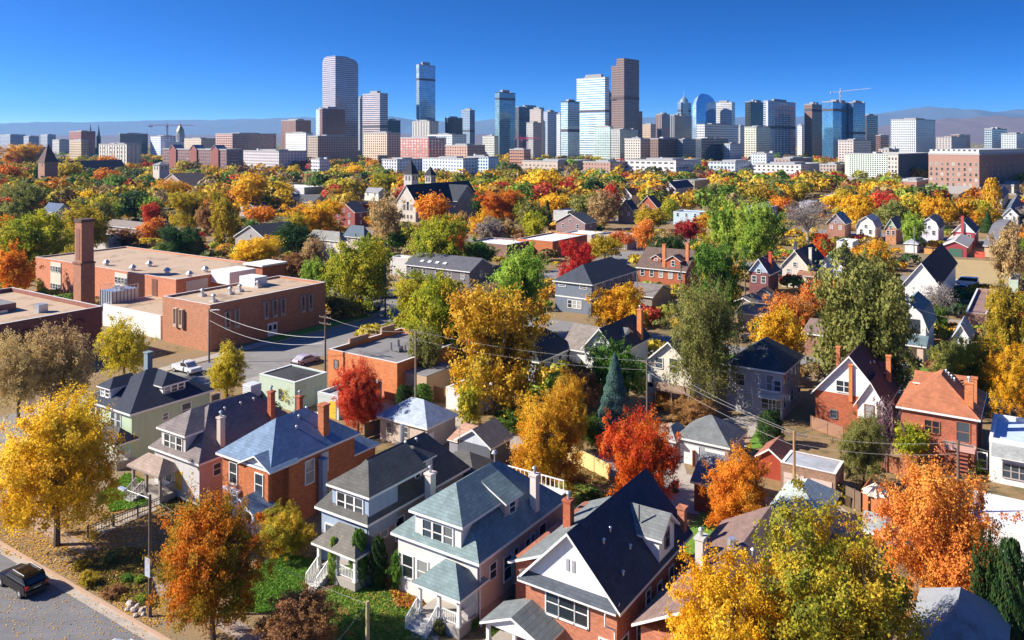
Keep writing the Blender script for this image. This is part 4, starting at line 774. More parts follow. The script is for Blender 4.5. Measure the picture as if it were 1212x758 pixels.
# ------------------------------------------------------------------ houses farther back
# near corner (px,py,eave height), left px, right px, wall, roof, type, rise, label, short, options
M=[
((701,337.4,6.3),653.7,756.6,SLATE,sh((.05,.06,.08)),'hip',3.2,'slate blue two-storey house with navy hipped roof right of the scarlet tree','the slate blue house',dict(cols=(0,6),win=(1.0,1.3))),
((812,322,5.2),752,836,RED,sh((.15,.10,.08)),'gv',4.2,'brick house with brown gabled roof and two tall orange chimneys','the brown-roofed brick house',dict(cols=(5,2))),
((773,352,3.0),735,797,mat('siding',(.3,.25,.22)),sh((.22,.19,.17)),'gv',1.8,'grey-brown garage roof in front of the brick house with two chimneys',None,dict(name='garage')),
((958,318,5.0),923,978,mat('stucco',(.68,.60,.50)),sh((.11,.08,.07)),'gu',4.0,'cream gabled house with brown roof and two pale chimneys behind the big olive tree','the cream gable with pale chimneys',dict(cols=(2,0))),
((911,326,5.0),884,924,mat('brick',(.20,.07,.07)),sh((.07,.07,.10)),'gu',3.6,'dark maroon house with blue-white gable under the drooping lime trees','the dark maroon house',dict(gablewall=mat('siding',(.35,.45,.6)),cols=(2,0))),
((998,317,5.0),968,1014,mat('siding',(.62,.66,.74)),sh((.06,.08,.12)),'gu',3.6,'pale blue-white gabled house partly behind the big olive tree',None,dict()),
((913,349,3.2),892,918,CREAM,sh((.36,.22,.13)),'gu',1.2,'small cream garage with tan roof between bare bushes',None,dict(name='garage')),
((893,360,3.0),866,904,mat('stucco',(.36,.33,.32)),sh((.24,.21,.20)),'gu',1.0,'small grey garage with low gable near the utility pole',None,dict(name='garage')),
((905,374,3.0),870,925,mat('stucco',(.5,.42,.36)),sh((.38,.28,.2)),'gv',.9,'low tan-roofed garage among brown shrubs',None,dict(name='garage')),
((981,398,3.4),948,1000,mat('brick',(.30,.14,.10)),sh((.27,.18,.15)),'gv',1.3,'low brick house with brown roof beside the big yellow crown',None,dict()),
((1099,393,5.0),1052,1116,WHS,BLUEG,'gamb',4.4,'white gambrel-fronted house with blue-grey roof and dark double window','the white gambrel house',dict(cols=(0,0),L=12)),
((1113,340,6.0),1068,1133.8,WHS,sh((.06,.035,.04)),'gu',4.6,'tall plain white gable with very dark maroon roof by the dry field','the dark-roofed white barn',dict()),
((1150,405,3.6),1124,1180,WHS,sh((.38,.44,.52)),'gu',2.6,'white house with pale blue roof and long white rakes among gold trees',None,dict(L=8)),
((1168,372,3.6),1143,1178,mat('brick',(.38,.2,.14)),mat('membrane',(.3,.18,.15)),'flat',0,'low brick building with dark reddish flat roof beside the grey street',None,dict()),
((1205,332,3.2),1194,1216,SAGE,mat('membrane',(.2,.3,.5)),'flat',0,'small pale green building at the right edge beside the dry field',None,dict(L=12)),
((1001,266,5.0),977,1009,mat('brick',(.35,.16,.11)),sh((.10,.17,.25)),'gu',3.8,'brick house with steel-blue gable roof behind the white garage','the steel-blue gable',dict(cols=(2,0),gablewall=mat('siding',(.3,.25,.28)))),
((1037,271,4.6),1012,1045,WHS,sh((.33,.36,.42)),'gamb',4.2,'white gambrel cottage with grey roof in the middle of the row','the white gambrel cottage',dict(cols=(2,0))),
((1009,287,3.4),990,1016,WHS,WROOF,'flat',0,'white flat garage with white door below the steel-blue gable',None,dict(name='garage')),
((1062,272,5.2),1046,1070,mat('brick',(.5,.22,.12)),sh((.10,.10,.11)),'gu',3.6,'orange brick house with green gable beside the white gambrel cottage',None,dict(cols=(2,0),gablewall=mat('siding',(.35,.45,.3)))),
((1112,272,5.0),1087,1119,mat('siding',(.70,.71,.78)),sh((.12,.12,.13)),'gamb',4.0,'white-blue house shaded by branches left of the crimson house','the white-blue house',dict(cols=(2,0))),
((1087,289,3.0),1069,1094,WHS,sh((.36,.38,.42)),'hip',1.3,'small white garage with grey roof left of the crimson garage fence',None,dict(name='garage')),
((1155,277,5.0),1126,1160,mat('siding',(.32,.05,.07)),sh((.07,.07,.08)),'gu',4.0,'crimson house with white gable and red chimney','the crimson house',dict(cols=(2,0),gablewall=WHS)),
((1146,293,3.2),1114,1156,mat('siding',(.32,.05,.06)),sh((.5,.47,.44)),'gu',1.7,'crimson garage with wide dark green door','the crimson garage',dict(name='garage')),
((1181,292,3.4),1163,1196,mat('stucco',(.6,.45,.28)),sh((.24,.23,.24)),'gv',2.0,'tan house with grey gable roof right of the crimson garage',None,dict()),
((1206,256,5.0),1186,1213,WHS,sh((.13,.16,.2)),'gu',3.2,'white cottage with blue-grey roof near the right edge','the white cottage by the right edge',dict(cols=(2,0))),
((1187,237,5.0),1172,1195,WHS,sh((.2,.22,.26)),'gu',3.0,'narrow white gabled cottage behind the little dark green conifer',None,dict()),
((905,247,6.0),878,934,mat('siding',(.42,.56,.66)),mat('membrane',(.25,.32,.4)),'flat',0,'pale blue flat-roofed block behind the drooping lime trees','the pale blue block',dict(cols=(3,2))),
((880,253,4.5),842,896,WST,WROOF,'flat',0,'low white flat-roofed building left of the pale blue block',None,dict(L=30)),
((828,252,5.8),797,838,mat('siding',(.50,.64,.72)),sh((.28,.3,.33)),'flat',0,'pale blue house front with flat cornice above the crimson tree','the pale blue house front',dict(cols=(3,1))),
((778,246,6.0),754,786,RED,sh((.13,.07,.06)),'gu',5.0,'red brick house with tall brown gable right of the scarlet tall tree','the tall brown gable',dict(cols=(2,0))),
((748,232,6.2),733,758,WHS,sh((.12,.09,.08)),'gu',3.8,'white gabled house behind the dark shingled house',None,dict(cols=(2,0))),
((749,250,5.6),730,757,mat('siding',(.16,.15,.15)),sh((.05,.05,.06)),'gu',4.4,'charcoal shingled house right beside the scarlet tall tree',None,dict(cols=(2,0))),
((800,224,6.4),783,822,mat('siding',(.5,.5,.55)),sh((.07,.07,.10)),'gu',4.2,'dark-roofed gabled house behind the pale blue house front',None,dict(cols=(2,0))),
((822,214,7.5),796,843,mat('stucco',(.45,.40,.34)),GROOF,'flat',0,'row of grey and cream townhouses with flat roofs','the grey townhouse row',dict(cols=(6,2))),
((742,280,4.4),707,757,mat('stucco',(.5,.46,.42)),mat('membrane',(.5,.46,.42)),'flat',0,'low pale building with flat gravel roof left of the salmon tree',None,dict(cols=(3,2))),
((654,286,5.0),612,672,ORB,WROOF,'flat',0,'brick block with white flat roof above the scarlet tree','the white-roofed brick block',dict(L=22)),
((700,278,4.6),666,716,mat('stucco',(.6,.55,.5)),WROOF,'flat',0,'pale flat-roofed block right of the white-roofed brick block',None,dict()),
((600,290,4.6),554,628,mat('brick',(.25,.13,.10)),WROOF,'flat',0,'dark block with white flat roof left of the white-roofed brick block',None,dict()),
((556,322,4.6),478,586,mat('siding',(.16,.15,.16)),sh((.10,.10,.12)),'gv',2.6,'long dark-roofed lodge with white skylights behind the yellow green trees','the long dark lodge',dict(cols=(5,1))),
((483,306,4.8),462,494,mat('stucco',(.6,.58,.55)),WROOF,'flat',0,'small pale block with white flat roof left of the long dark lodge',None,dict()),
((693,265,5.4),656,708,mat('siding',(.3,.2,.2)),sh((.07,.08,.09)),'gu',3.4,'dark gabled house with blue-green trim near the dark conifer',None,dict(cols=(2,1))),
((402,286,5.6),362,412,CREAM,sh((.28,.28,.26)),'hip',2.6,'cream house with hipped roof below the big gold tree','the cream hipped house',dict(cols=(2,2))),
((431,282,6.2),405,441,mat('stucco',(.6,.5,.45)),sh((.11,.15,.19)),'hip',3.4,'cream and red house with tall blue-black roof right of the cream hipped house',None,dict(cols=(2,1))),
((420,252,6.0),392,436,mat('brick',(.28,.07,.06)),sh((.05,.05,.07)),'gu',4.2,'dark red brick house with steep black gables right of the gold tree','the steep black gables',dict(cols=(2,1))),
((370,240,5.4),330,390,mat('stucco',(.5,.47,.44)),sh((.09,.09,.10)),'gv',3.2,'grey house with black roof and white eaves above the big gold tree',None,dict(cols=(3,1))),
((315,284,4.6),276,332,mat('siding',(.36,.34,.33)),sh((.045,.045,.055)),'gu',4.0,'grey gabled house with long black roof beyond the school hall','the long black roof',dict(cols=(1,0),L=16)),
((170,272,4.0),122,192,mat('stucco',(.36,.28,.24)),sh((.24,.20,.17)),'gv',2.0,'brown bungalow with grey roof and white sunlit porch roofs behind the tall chimney',None,dict()),
((66,252,4.6),48,86,WHS,sh((.10,.14,.24)),'gv',3.6,'white gabled house with blue roof in the trees at far left','the blue roof in the trees',dict(cols=(2,1))),
((128,285,3.6),104,146,mat('stucco',(.5,.48,.45)),sh((.3,.3,.3)),'gv',1.6,'low grey house just above the school hall roof',None,dict()),
((448,228,5.0),430,460,WHS,sh((.3,.3,.33)),'gv',2.4,'small white house with grey roof above the tan tree',None,dict(cols=(2,0))),
((360,222,4.6),322,385,mat('stucco',(.62,.62,.64)),WROOF,'flat',0,'long low white-roofed building among far yellow trees',None,dict()),
((300,245,4.6),282,318,mat('stucco',(.5,.5,.52)),sh((.16,.16,.17)),'gu',2.6,'grey bungalow with dark roof right of the gold tree',None,dict()),
((672,250,4.4),655,690,mat('stucco',(.55,.55,.55)),WROOF,'flat',0,'white flat roof between the yellow and olive crowns',None,dict()),
((1010,240,5.0),996,1040,mat('stucco',(.7,.7,.72)),WROOF,'flat',0,'low white building above the red-orange crowns right of the bare tree',None,dict()),
((960,240,5.6),946,968,mat('siding',(.55,.6,.7)),sh((.4,.42,.45)),'flat',0,'narrow pale blue block just above the bare grey tree',None,dict()),
((1095,252,5),1084,1102,mat('brick',(.3,.15,.1)),sh((.06,.06,.07)),'gu',3.5,'dark gable house among the gold crowns at right',None,dict()),
((1140,240,5),1128,1150,mat('stucco',(.5,.4,.35)),sh((.15,.1,.1)),'gu',3.5,'brown gabled house between the gold crowns at right',None,dict()),
((985,232,5),972,1000,mat('stucco',(.55,.3,.25)),WROOF,'flat',0,'low pinkish block with white roof above the bare tree',None,dict()),
]
for (near,l_,r_,wl,rf,rt,rise,lab,short,o) in M:
    nm=o.pop('name',None) or ('building' if rt=='flat' and rise==0 else 'house')
    hh=house(nm,lab,{'house':'house','garage':'garage','building':'building'}[nm],near,l_,r_,wl,rf,rt,rise,short=short,**o)
    hh.nm=nm
    if 'two tall orange' in lab: chimney(hh.e,hh.W-1,3.5,7,11.5,ORANGE,.9,.8,False); chimney(hh.e,7,1.0,0.01,11,ORANGE,1.0,.7,False); dormer(hh.e,4.5,2.0,2.4,3,6.6,7.6,0,'gable',RED,sh((.15,.10,.08)),tm,1); dormer(hh.e,hh.W-3.5,.8,3.4,4,5,7.6,0,'gable',RED,sh((.10,.07,.06)),tm,1)
    if 'two pale chimneys' in lab: chimney(hh.e,hh.W-.6,3.5,5,9.4,CREAM,.8,.8,False); chimney(hh.e,1.6,8,6,9.8,CREAM,.8,.8,False); MB().slab([(4.4,-1.6,3.4),(8.4,-1.6,3.4),(8.4,.5,4.3),(4.4,.5,4.3)],[(0,1,2,3)],.15,sh((.33,.14,.09)),tm).build('porch_roof',hh.e)
    if lab.startswith('crimson house'): chimney(hh.e,hh.W*.45,.2,0.01,10.5,mat('brick',(.5,.06,.07)),1,.6,False)
    if lab.startswith('crimson garage'): MB().box(2,hh.x1-1.2,hh.y0-.08,hh.y0-.004,.05,2.5,mat('paint',(.06,.14,.10))).build('garage_door',hh.e)
    if lab.startswith('dark maroon'): chimney(hh.e,hh.W-1,4,5,9.6,mat('brick',(.55,.08,.04)),.8,.8,False)
    if 'gambrel-fronted' in lab:
        for x in (2.6,3.9): win_at(hh.e,x,hh.y0-.004,4.6,0,1.1,2.0,(.05,.06,.06))
        MB().slab([(-.2,-2.6,3.1),(hh.W,-2.6,3.1),(hh.W,.5,4.2),(-.2,.5,4.2)],[(0,1,2,3)],.2,BLUEG,tm).build('porch_roof',hh.e); MB().box(hh.W-1.4,hh.W-.5,-2.3,-1.4,0.01,3.1,mat('stucco',(.6,.45,.36))).build('post',hh.e)
        dormer(hh.e,hh.W-1.2,7,2.4,3,5.4,6.8,1,'shed',WHS,BLUEG,tm,1,rise=.7)
    if 'white garage with white door' in lab or lab.startswith('white flat garage') or 'small white garage' in lab or 'cream garage' in lab: MB().box(hh.x0+1.2,hh.x1-1.2,hh.y0-.06,hh.y0-.004,.05,2.4,mat('paint',(.85,.85,.85))).build('garage_door',hh.e)
    if lab.startswith('slate'):
        MB().box(hh.x0-.02,hh.x1+.03,hh.y0-.05,hh.y0-.003,3.0,3.25,tm).box(hh.x1+.003,hh.x1+.05,hh.y0,hh.y1,3.0,3.25,tm).build('trim_band',hh.e)
        for x in (2.2,7.2): win_at(hh.e,x,hh.y0-.004,5.2,0,1.6,.6)
        for x in (4.6,5.7,6.8): win_at(hh.e,x-.6,hh.y0-.004,1.0,0,.9,1.5)
    if lab.startswith('long dark lodge') or 'skylights' in lab:
        for i in range(4): MB().box(0,1,0,.8,0,.06,mat('paint',(.75,.78,.8))).build('skylight',hh.e,(4+i*2.4,1.4,hh.pz(4,1.6)+.05)).rotation_euler.x=math.atan2(2.6,hh.L/2)
# churches
def church_tower(px,py,zb,w,zt,zs,wall,roof,label,belf=True):
    P=at(px,py,0); g=empty('church_tower',P,-TH,label,'church tower'); MB().box(0,w,0,w,0.01,zt,wall).build('shaft',g)
    roof_hip(-.4,w+.4,-.4,w+.4,zt,zs,.2,roof,mat('paint',(.3,.28,.26)),name='spire',par=g,inset=w/2+.39)
    for k in range(2): win_at(g,w*(.3+.4*k),-.004,zt-3,0,.8,2,(.4,.38,.35)); win_at(g,w+.004,w*(.3+.4*k),zt-3,R(90),.8,2,(.4,.38,.35))
    KEEP.append((px-8,py-50,px+18,py,P.y)); return g
h=house('church','pale stone church with long black roof and arched front windows','church',(492,240,8.5),468,545,mat('brick',(.58,.50,.42)),sh((.03,.035,.045)),'gu',7.5,short='the pale stone church',L=46)
for x in (3.6,5.6,7.6): win_at(h.e,x+1.2,h.y0-.004,5,0,1.1,3.6 if x==5.6 else 2.4,(.5,.42,.36)); win_at(h.e,x+1.2,h.y0-.004,1.4,0,1,1.4,(.5,.42,.36))
o=MB().box(h.x1-2,h.x1+6,22,36,0.01,8,mat('brick',(.42,.37,.33))).build('transept',h.e); roof_prof([(21,8),(29,15),(37,8)],h.W-9,h.W+6.6,.25,sh((.04,.045,.06)),mat('paint',(.6,.58,.55)),swap=True,par=o,name='transept_roof'); MB().poly([(h.x1+6.1,22,8),(h.x1+6.1,36,8),(h.x1+6.1,29,14.2)],mat('brick',(.42,.37,.33))).build('gable',o)
church_tower(478,252,0,5.0,19.0,26.0,mat('brick',(.55,.48,.42)),sh((.03,.03,.04)),'taller pale stone church tower with black pyramid spire beside the black roof')
church_tower(503,250,0,3.8,18.0,22.5,mat('brick',(.55,.48,.42)),sh((.03,.03,.04)),'short stone church turret with small black cap, behind the long black roof')
h=house('church','dark-roofed brick church nave right of the brown pointed tower at far left','church',(66,207,9),44,122,mat('brick',(.33,.2,.14)),sh((.035,.045,.06)),'gu',10,L=60,short='the dark church roof')
church_tower(45,226,0,9,20,33,mat('brick',(.38,.20,.13)),sh((.13,.08,.07)),'brown stone church tower with pointed pyramid roof at far left')
h=house('church','tan gabled church behind the square cream tower','church',(222,222,7),184,246,mat('stucco',(.42,.32,.28)),sh((.11,.08,.08)),'gu',8,L=20,short='the tan gabled church',cols=(2,0))
church_tower(181,231,0,7,19.5,21.5,mat('stucco',(.60,.55,.46)),mat('membrane',(.3,.3,.3)),'square cream church tower with flat belfry roof among dark green crowns')
# ------------------------------------------------------------------ city skyline
TOWERS=[]
def tower(label,x0,xe,x1,yt,D,m,th=42,name='tower',cat='tower',parts=True,short=None,cap=None,plant=True,group=None,windows=None,z1=None):
    t=R(th); P=Vector(((xe-CX)*D/F,D,0)); v=Vector((math.cos(t),-math.sin(t),0)); u=Vector((math.sin(t),math.cos(t),0))
    Wd=max(8,min(run(P,-v,x0),110)); L=max(8,min(run(P,u,x1),110)); zt=H-(yt-HY)*D/F
    g=empty(name,P,-t,label,cat,group); rd_=random.Random(int(xe*7+yt)); base=mat('stucco',(.32,.30,.29))
    b=MB(); b.box(-Wd,0,0,L,0,zt,m,mat('membrane',(.45,.43,.4))); b.build('facade',g)
    pc=cap or mat('stucco',(.4,.39,.38)); e=.5
    p=MB(); p.box(-Wd-.2,.2,-.2,e,zt,zt+1.3,pc).box(-Wd-.2,.2,L-e,L+.2,zt,zt+1.3,pc).box(-Wd-.2,-Wd+e,e,L-e,zt,zt+1.3,pc).box(-e,.2,e,L-e,zt,zt+1.3,pc); p.build('parapet',g)
    if plant: MB().box(-Wd*rd_.uniform(.65,.8),-Wd*rd_.uniform(.15,.3),L*.25,L*.7,zt,zt+min(7,max(2.5,zt*.05)),mat('stucco',(.33,.33,.34))).build('rooftop_plant',g)
    for q in range(2 if zt>40 else 1):
        qx=-Wd*rd_.uniform(.1,.9); qy=L*rd_.uniform(.1,.8); MB().box(qx,qx+rd_.uniform(2,5),qy,qy+rd_.uniform(2,5),zt,zt+rd_.uniform(1.5,3.5),mat('stucco',(.5,.5,.5))).build('rooftop_unit',g)
    if zt>90 and rd_.random()<.7: z_=zt*rd_.uniform(.45,.9); MB().box(-Wd-.15,.15,-.15,L+.15,z_,z_+4.2,mat('stucco',(.10,.10,.12))).build('mechanical_band',g)
    if zt>70 and rd_.random()<.5: MB().tube((-Wd*.5,L*.5,zt),(-Wd*.5,L*.5,zt+rd_.uniform(8,16)),.35,.12,mat('metal',(.6,.6,.62)),5).build('antenna',g)
    MB().box(-Wd-1.5,1.5,-1.5,L+1.5,0,min(6,zt*.2),base).build('podium',g)
    if windows:
        nc,nr,ww,wh,wc=windows; fh=(zt-2)/nr
        for r_ in range(nr):
            for q in range(nc): win_at(g,-Wd+(q+.5)*Wd/nc,-.01,1+r_*fh+fh*.3,0,ww,wh,wc)
    TOWERS.append(g); KEEP.append((x0,yt,x1,HY+H*F/D+2,D)); a,b_=toab(P); FOOT.append((a-Wd-4,a+4,b_-4,b_+L+4))
    if short: lm(short,(x0+x1)/2,(yt+HY)/2)
    g['H']=zt; return g,Wd,L,zt
f=facade
B_=[
('slender glass side annex of the curved-top granite tower base',374,380,381,130,1450,f((.5,.6,.7),(.3,.4,.5))),
('dark red-brown slab block in front of the curved-top tower',380,381.5,408.6,129,1400,f((.20,.06,.05),(.12,.11,.11),3.4,3.2,.6,.75),'the dark red-brown slab'),
('wide tan apartment slab at the foot of the curved-top tower',364,376,424,162,1000,f((.42,.33,.26),(.08,.08,.09),3.1,3.4,.5,.6),'the wide tan slab'),
('thin grey tower edge between the curved-top tower and the pinkish tower',423,426,432,117,1650,f((.35,.36,.4),(.12,.15,.2))),
('pinkish grey banded tower right of the curved-top tower',429,449.6,459,111,1500,f((.50,.42,.42),(.17,.17,.20),3.8,5,.5,1.1),'the pinkish banded tower'),
('dark lower block stepping down right of the pinkish banded tower',455,458,474,143,1550,f((.07,.08,.10),(.05,.08,.10))),
('tallest slim blue-grey glass tower standing alone left of centre',492.7,496,515.3,77,1600,f((.36,.46,.54),(.34,.50,.62),4,3,.8,.8,.1),'the slim lone glass tower'),
('white vertically striped hotel below the slim lone glass tower',488,508,519,144,1400,f((.68,.64,.58),(.10,.14,.17),200,4.2,1,.5)),
('black glass block right of the slim lone glass tower',528,530,547.6,140,1600,f((.05,.05,.06),(.04,.05,.06),3.6,3,.6,.8)),
('blue-grey block with stepped top right of the black glass block',546,556,562,131,1700,f((.28,.34,.42),(.12,.22,.32),3.6,3,.6,.7)),
('blue-grey glass tower with dark overhanging cap',586,591,610,110,1500,f((.15,.24,.29),(.16,.30,.37),4,3,.75,.85,.1),'the dark-capped glass tower'),
('charcoal tower behind and right of the dark-capped glass tower',610,614,644,127,1700,f((.09,.10,.13),(.07,.09,.12),3.8,2.6,.6,.7)),
('beige stepped tower before the charcoal tower',627,640,643,130,1450,f((.50,.42,.37),(.2,.18,.18),3.6,3,.45,.6)),
('short grey tower before the beige stepped tower',623,631,641,146,1350,f((.46,.44,.42),(.16,.17,.19),3.4,2.6,.5,.6)),
('plain pale blue-grey tower left of the balconied glass tower',642,648,660,133,1500,f((.40,.44,.52),(.22,.26,.32),3.6,2.2,.5,.5)),
('thin white tower touching the balconied glass tower',659,663,667,136,1400,f((.62,.64,.68),(.2,.25,.3),3.4,2.4,.5,.6)),
('slim light glass residential tower with black roof cap',664,672,686,121,1200,f((.55,.62,.64),(.16,.30,.36),3.3,3,.62,.8,.1),'the black-capped residential tower'),
('broad white-banded office tower',682.5,716,721,92,1400,f((.64,.72,.74),(.18,.34,.42),4.1,6,.42,1.1,.1),'the white-banded tower'),
('black slab sliver between the white-banded tower and the tall brown tower',718,719,725,110,1600,f((.05,.06,.08),(.05,.06,.08))),
('pale green glass mid-rise at the foot of the white-banded tower',703.5,722,724,151,1150,f((.50,.58,.54),(.28,.42,.42),3.3,3,.6,.8)),
('glass and cream mid-rise right of the pale green mid-rise',723,733.7,755,154,1120,f((.50,.46,.40),(.20,.28,.32),3.3,3.2,.6,.7)),
('cream mid-rise with punched windows and grey right end',739,758,769.6,165,1050,f((.58,.53,.46),(.10,.10,.11),3.3,3.6,.5,.5),'the cream punched-window block'),
('dark brown mid-rise with orange-tan left end',769.6,779,810,165,1030,f((.20,.12,.09),(.12,.12,.13),3.3,3.2,.5,.5),'the dark brown mid-rise'),
('grey glazed link block right of the dark brown mid-rise',806,808,825,166,1060,f((.30,.32,.36),(.12,.15,.2),3.3,2.4,.6,.6)),
('tan low tower right of the tall brown tower',760,770,776,148,1500,f((.52,.40,.30),(.24,.18,.15),3.5,3,.5,.5)),
('pinkish ribbed tower with dark right side',776.5,783,793.6,136,1450,f((.40,.30,.29),(.12,.09,.10),200,3,1,.5)),
('black ribbed block with white roof band',793.6,798,818.5,137,1300,f((.40,.40,.43),(.04,.05,.06),200,3.2,1,.72)),
('grey-blue domed tower with a thin spire',802,806,818,122,1700,f((.22,.32,.40),(.14,.24,.32),3.6,3,.6,.7),'the spired tower'),
('white-framed grey office block behind the wide white building',844,866,870,122,1650,f((.62,.62,.62),(.34,.37,.38),3.8,3,.6,.8)),
('wide white office building with grey window grid',824.5,834,878.5,148,1200,f((.66,.66,.66),(.16,.18,.22),3.6,2.6,.5,.7),'the wide white office building'),
('dark navy mid-rise in front of the wide white office building',826,830,862,165,1020,f((.04,.05,.08),(.05,.08,.12),3.3,3,.6,.7)),
('small blue-white mid-rise right of the dark navy mid-rise',862,864,878,171,1040,f((.45,.52,.6),(.1,.14,.2),3.3,2.6,.5,.6)),
('black glass stepped tower left of the silver striped tower',882,888,908,121,1700,f((.03,.035,.04),(.025,.035,.04),3.8,3,.6,.8),'the black glass tower'),
('silver tower with dark vertical window columns',907.5,909,944,120,1300,f((.52,.53,.60),(.10,.12,.16),3.6,13,.55,.72),'the silver striped tower'),
('cream and green-grey balcony block left of the silver striped tower',881,895,911.5,151,1150,f((.62,.58,.45),(.20,.28,.26),3.2,4,.5,.7)),
('thin white tower between the silver striped tower and the brown slab',944,949,951,149,1400,f((.8,.8,.8),(.4,.45,.5))),
('tower with brown gridded left face and black right face',952,961,974.5,124,1350,f((.33,.17,.13),(.05,.05,.06),3.6,2.4,.5,.55),'the brown and black tower'),
('deep blue glass tower under the white crane',973,986,1010,121,1250,f((.06,.12,.18),(.06,.22,.42),3.9,1.6,.85,.88,.06),'the blue glass tower'),
('right wing of the blue glass tower with bronze stripe',1008,1010,1024,122,1290,f((.12,.14,.17),(.05,.17,.32),3.9,6,.85,.8,.06)),
('black banded tower right of the blue glass tower',1023,1026,1039,137,1500,f((.10,.09,.10),(.04,.05,.06),3.6,4,.5,1.1)),
('low brown block between two towers near the mountains',1038,1042,1052,161,1450,f((.2,.1,.09),(.08,.07,.07))),
('white tower with irregular blue windows and grey right side',1054.5,1084,1107,142,1080,f((.66,.66,.64),(.10,.17,.26),3.2,2.6,.62,.55),'the white patterned tower'),
('cream mid-rise with stair tower in front of the blue glass tower',992,1010,1031,167,980,f((.58,.50,.44),(.18,.18,.2),3.2,3.4,.5,.6)),
('low office block with pale glass near the right edge, farther left one',1165,1174,1199,153,1250,f((.45,.52,.56),(.16,.24,.3),3.5,3,.6,.8)),
('white and glass hotel block at the far right',1185,1203,1214,159,1150,f((.58,.60,.58),(.2,.3,.34),3.2,3,.55,.6)),
('small blue-grey block right of the silver striped tower base',889,907,916,183,850,f((.55,.6,.66),(.16,.22,.3),3.2,3,.5,.5)),
('long white building with arched bays before the silver striped tower',892,948,976,196,800,f((.72,.69,.64),(.15,.13,.12),3.6,5,.55,.5),'the long white arcaded building'),
('brown tower block on the left of the skyline',333,350,368,143,1500,f((.24,.12,.09),(.16,.09,.08),200,2.6,1,.4),'the left brown tower block'),
('banded brown and white block right of the capitol dome',255,275,327,159,1250,f((.50,.30,.25),(.10,.08,.08),3.6,7,.5,.75),'the banded brown block'),
('white stepped hotel between the banded block and the tan slab',338,362,370,158,1250,f((.72,.72,.72),(.3,.34,.4),3.4,3,.4,.6)),
('low red brick block under the twin spires',82,96,113,156,1600,f((.32,.10,.08),(.12,.07,.07))),
('tan block with dark square windows below the low red brick block',82,96,105,167,1150,f((.50,.38,.25),(.10,.09,.08),3.4,4,.5,.5)),
('dark long block left of the capitol',140,142,175,159,1500,f((.11,.12,.15),(.07,.08,.10))),
('white scaffolded block left of the capitol dome',178,190,213,162,1500,f((.62,.66,.76),(.25,.3,.42),4,6,.5,.5)),
('tan stepped apartments right of the capitol dome',218,238,255,165,1200,f((.56,.46,.36),(.22,.17,.14),3.3,3,.5,.5)),
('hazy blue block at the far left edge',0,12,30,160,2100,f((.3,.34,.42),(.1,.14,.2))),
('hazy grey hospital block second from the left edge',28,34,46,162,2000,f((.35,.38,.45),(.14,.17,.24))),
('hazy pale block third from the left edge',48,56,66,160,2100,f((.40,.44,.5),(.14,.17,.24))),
('long low dark block at the left edge of the skyline',-10,20,60,175,1150,f((.16,.18,.22),(.07,.08,.1),3.4,3,.5,.6)),
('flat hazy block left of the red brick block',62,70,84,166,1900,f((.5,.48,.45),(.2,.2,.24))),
('tan and brick apartments at the foot of the pinkish banded tower',430,458,474,158,1050,f((.60,.48,.36),(.22,.11,.09),3.2,4.2,.55,.55),'the tan and brick apartments'),
('red and white apartment block left of the brick condos',474,507,528,164,950,f((.42,.14,.10),(.62,.60,.60),3.3,5,.6,.55),'the red and white apartments'),
('long white hospital block behind the red and white apartments',505,535,552,160,1250,f((.66,.68,.70),(.22,.3,.36),3.6,5,.45,.8)),
('tan condos with red brick bays in centre',527,553,574,173,900,f((.50,.30,.22),(.16,.13,.13),3.2,4,.5,.5)),
('pale concrete block left of the dark-capped glass tower',571,585,590,162,1250,f((.56,.55,.48),(.3,.36,.34))),
('low brick block with cranes behind it',603,620,628,178,950,f((.42,.20,.14),(.12,.10,.10))),
('white modern condos below the red and white apartments',500,548,566,189,760,f((.66,.70,.76),(.18,.28,.42),3.2,4,.6,.5)),
('blue-white modern condos with balconies',552,578,590,187,800,f((.55,.66,.76),(.10,.18,.28),3.2,3.6,.6,.6)),
('tan low hall right of the blue-white condos',618,660,700,192,900,f((.50,.40,.33),(.3,.3,.3),5,6,.4,.5)),
('long white warehouse before the dark brown mid-rise',740,800,830,191,830,f((.62,.60,.58),(.2,.2,.22),5,7,.4,.6)),
('grey glazed warehouse before the navy mid-rise',838,870,902,193,840,f((.52,.58,.66),(.12,.16,.22),5,4,.5,.6)),
('low orange brick building before the brown and black tower',912,935,962,189,880,f((.50,.30,.22),(.15,.13,.12),3.6,4,.5,.5)),
('grey townhouses left of the mosaic apartment block',970,990,1004,196,760,f((.40,.32,.28),(.14,.12,.12),3.2,3,.5,.5)),
('long white flat building beneath the big brown apartment block',1100,1152,1190,222,560,f((.68,.64,.56),(.30,.42,.38),4,7,.4,.5)),
('cream corner building under the big brown apartment block',1180,1200,1214,221,520,f((.62,.54,.44),(.2,.18,.16),3.4,3.4,.5,.5)),
('low brick shops right of the mosaic apartment block',1062,1085,1104,216,600,f((.38,.16,.11),(.1,.08,.08),4,4,.5,.6)),
('small white house-like block behind yellow crowns left of centre',368,378,390,190,820,f((.66,.66,.68),(.2,.22,.28))),
('white gabled condos left of the white modern condos',452,470,500,190,820,f((.60,.62,.68),(.12,.14,.2),3.2,4,.6,.5)),
('grey flat roofs beside the long brick apartments',288,330,363,180,900,f((.50,.50,.54),(.34,.18,.14),3.4,4,.5,.5)),
('low brick storefronts in centre right',690,722,744,193,850,f((.42,.24,.18),(.3,.25,.22),4,4,.5,.5)),
('plain hazy block right of the spired tower',868,876,884,150,1500,f((.5,.5,.53),(.2,.22,.26))),
('pale low blocks between the white patterned tower and the hotel at the far right',1108,1126,1160,163,1500,f((.50,.47,.46),(.25,.16,.13),3.4,5,.5,.5)),
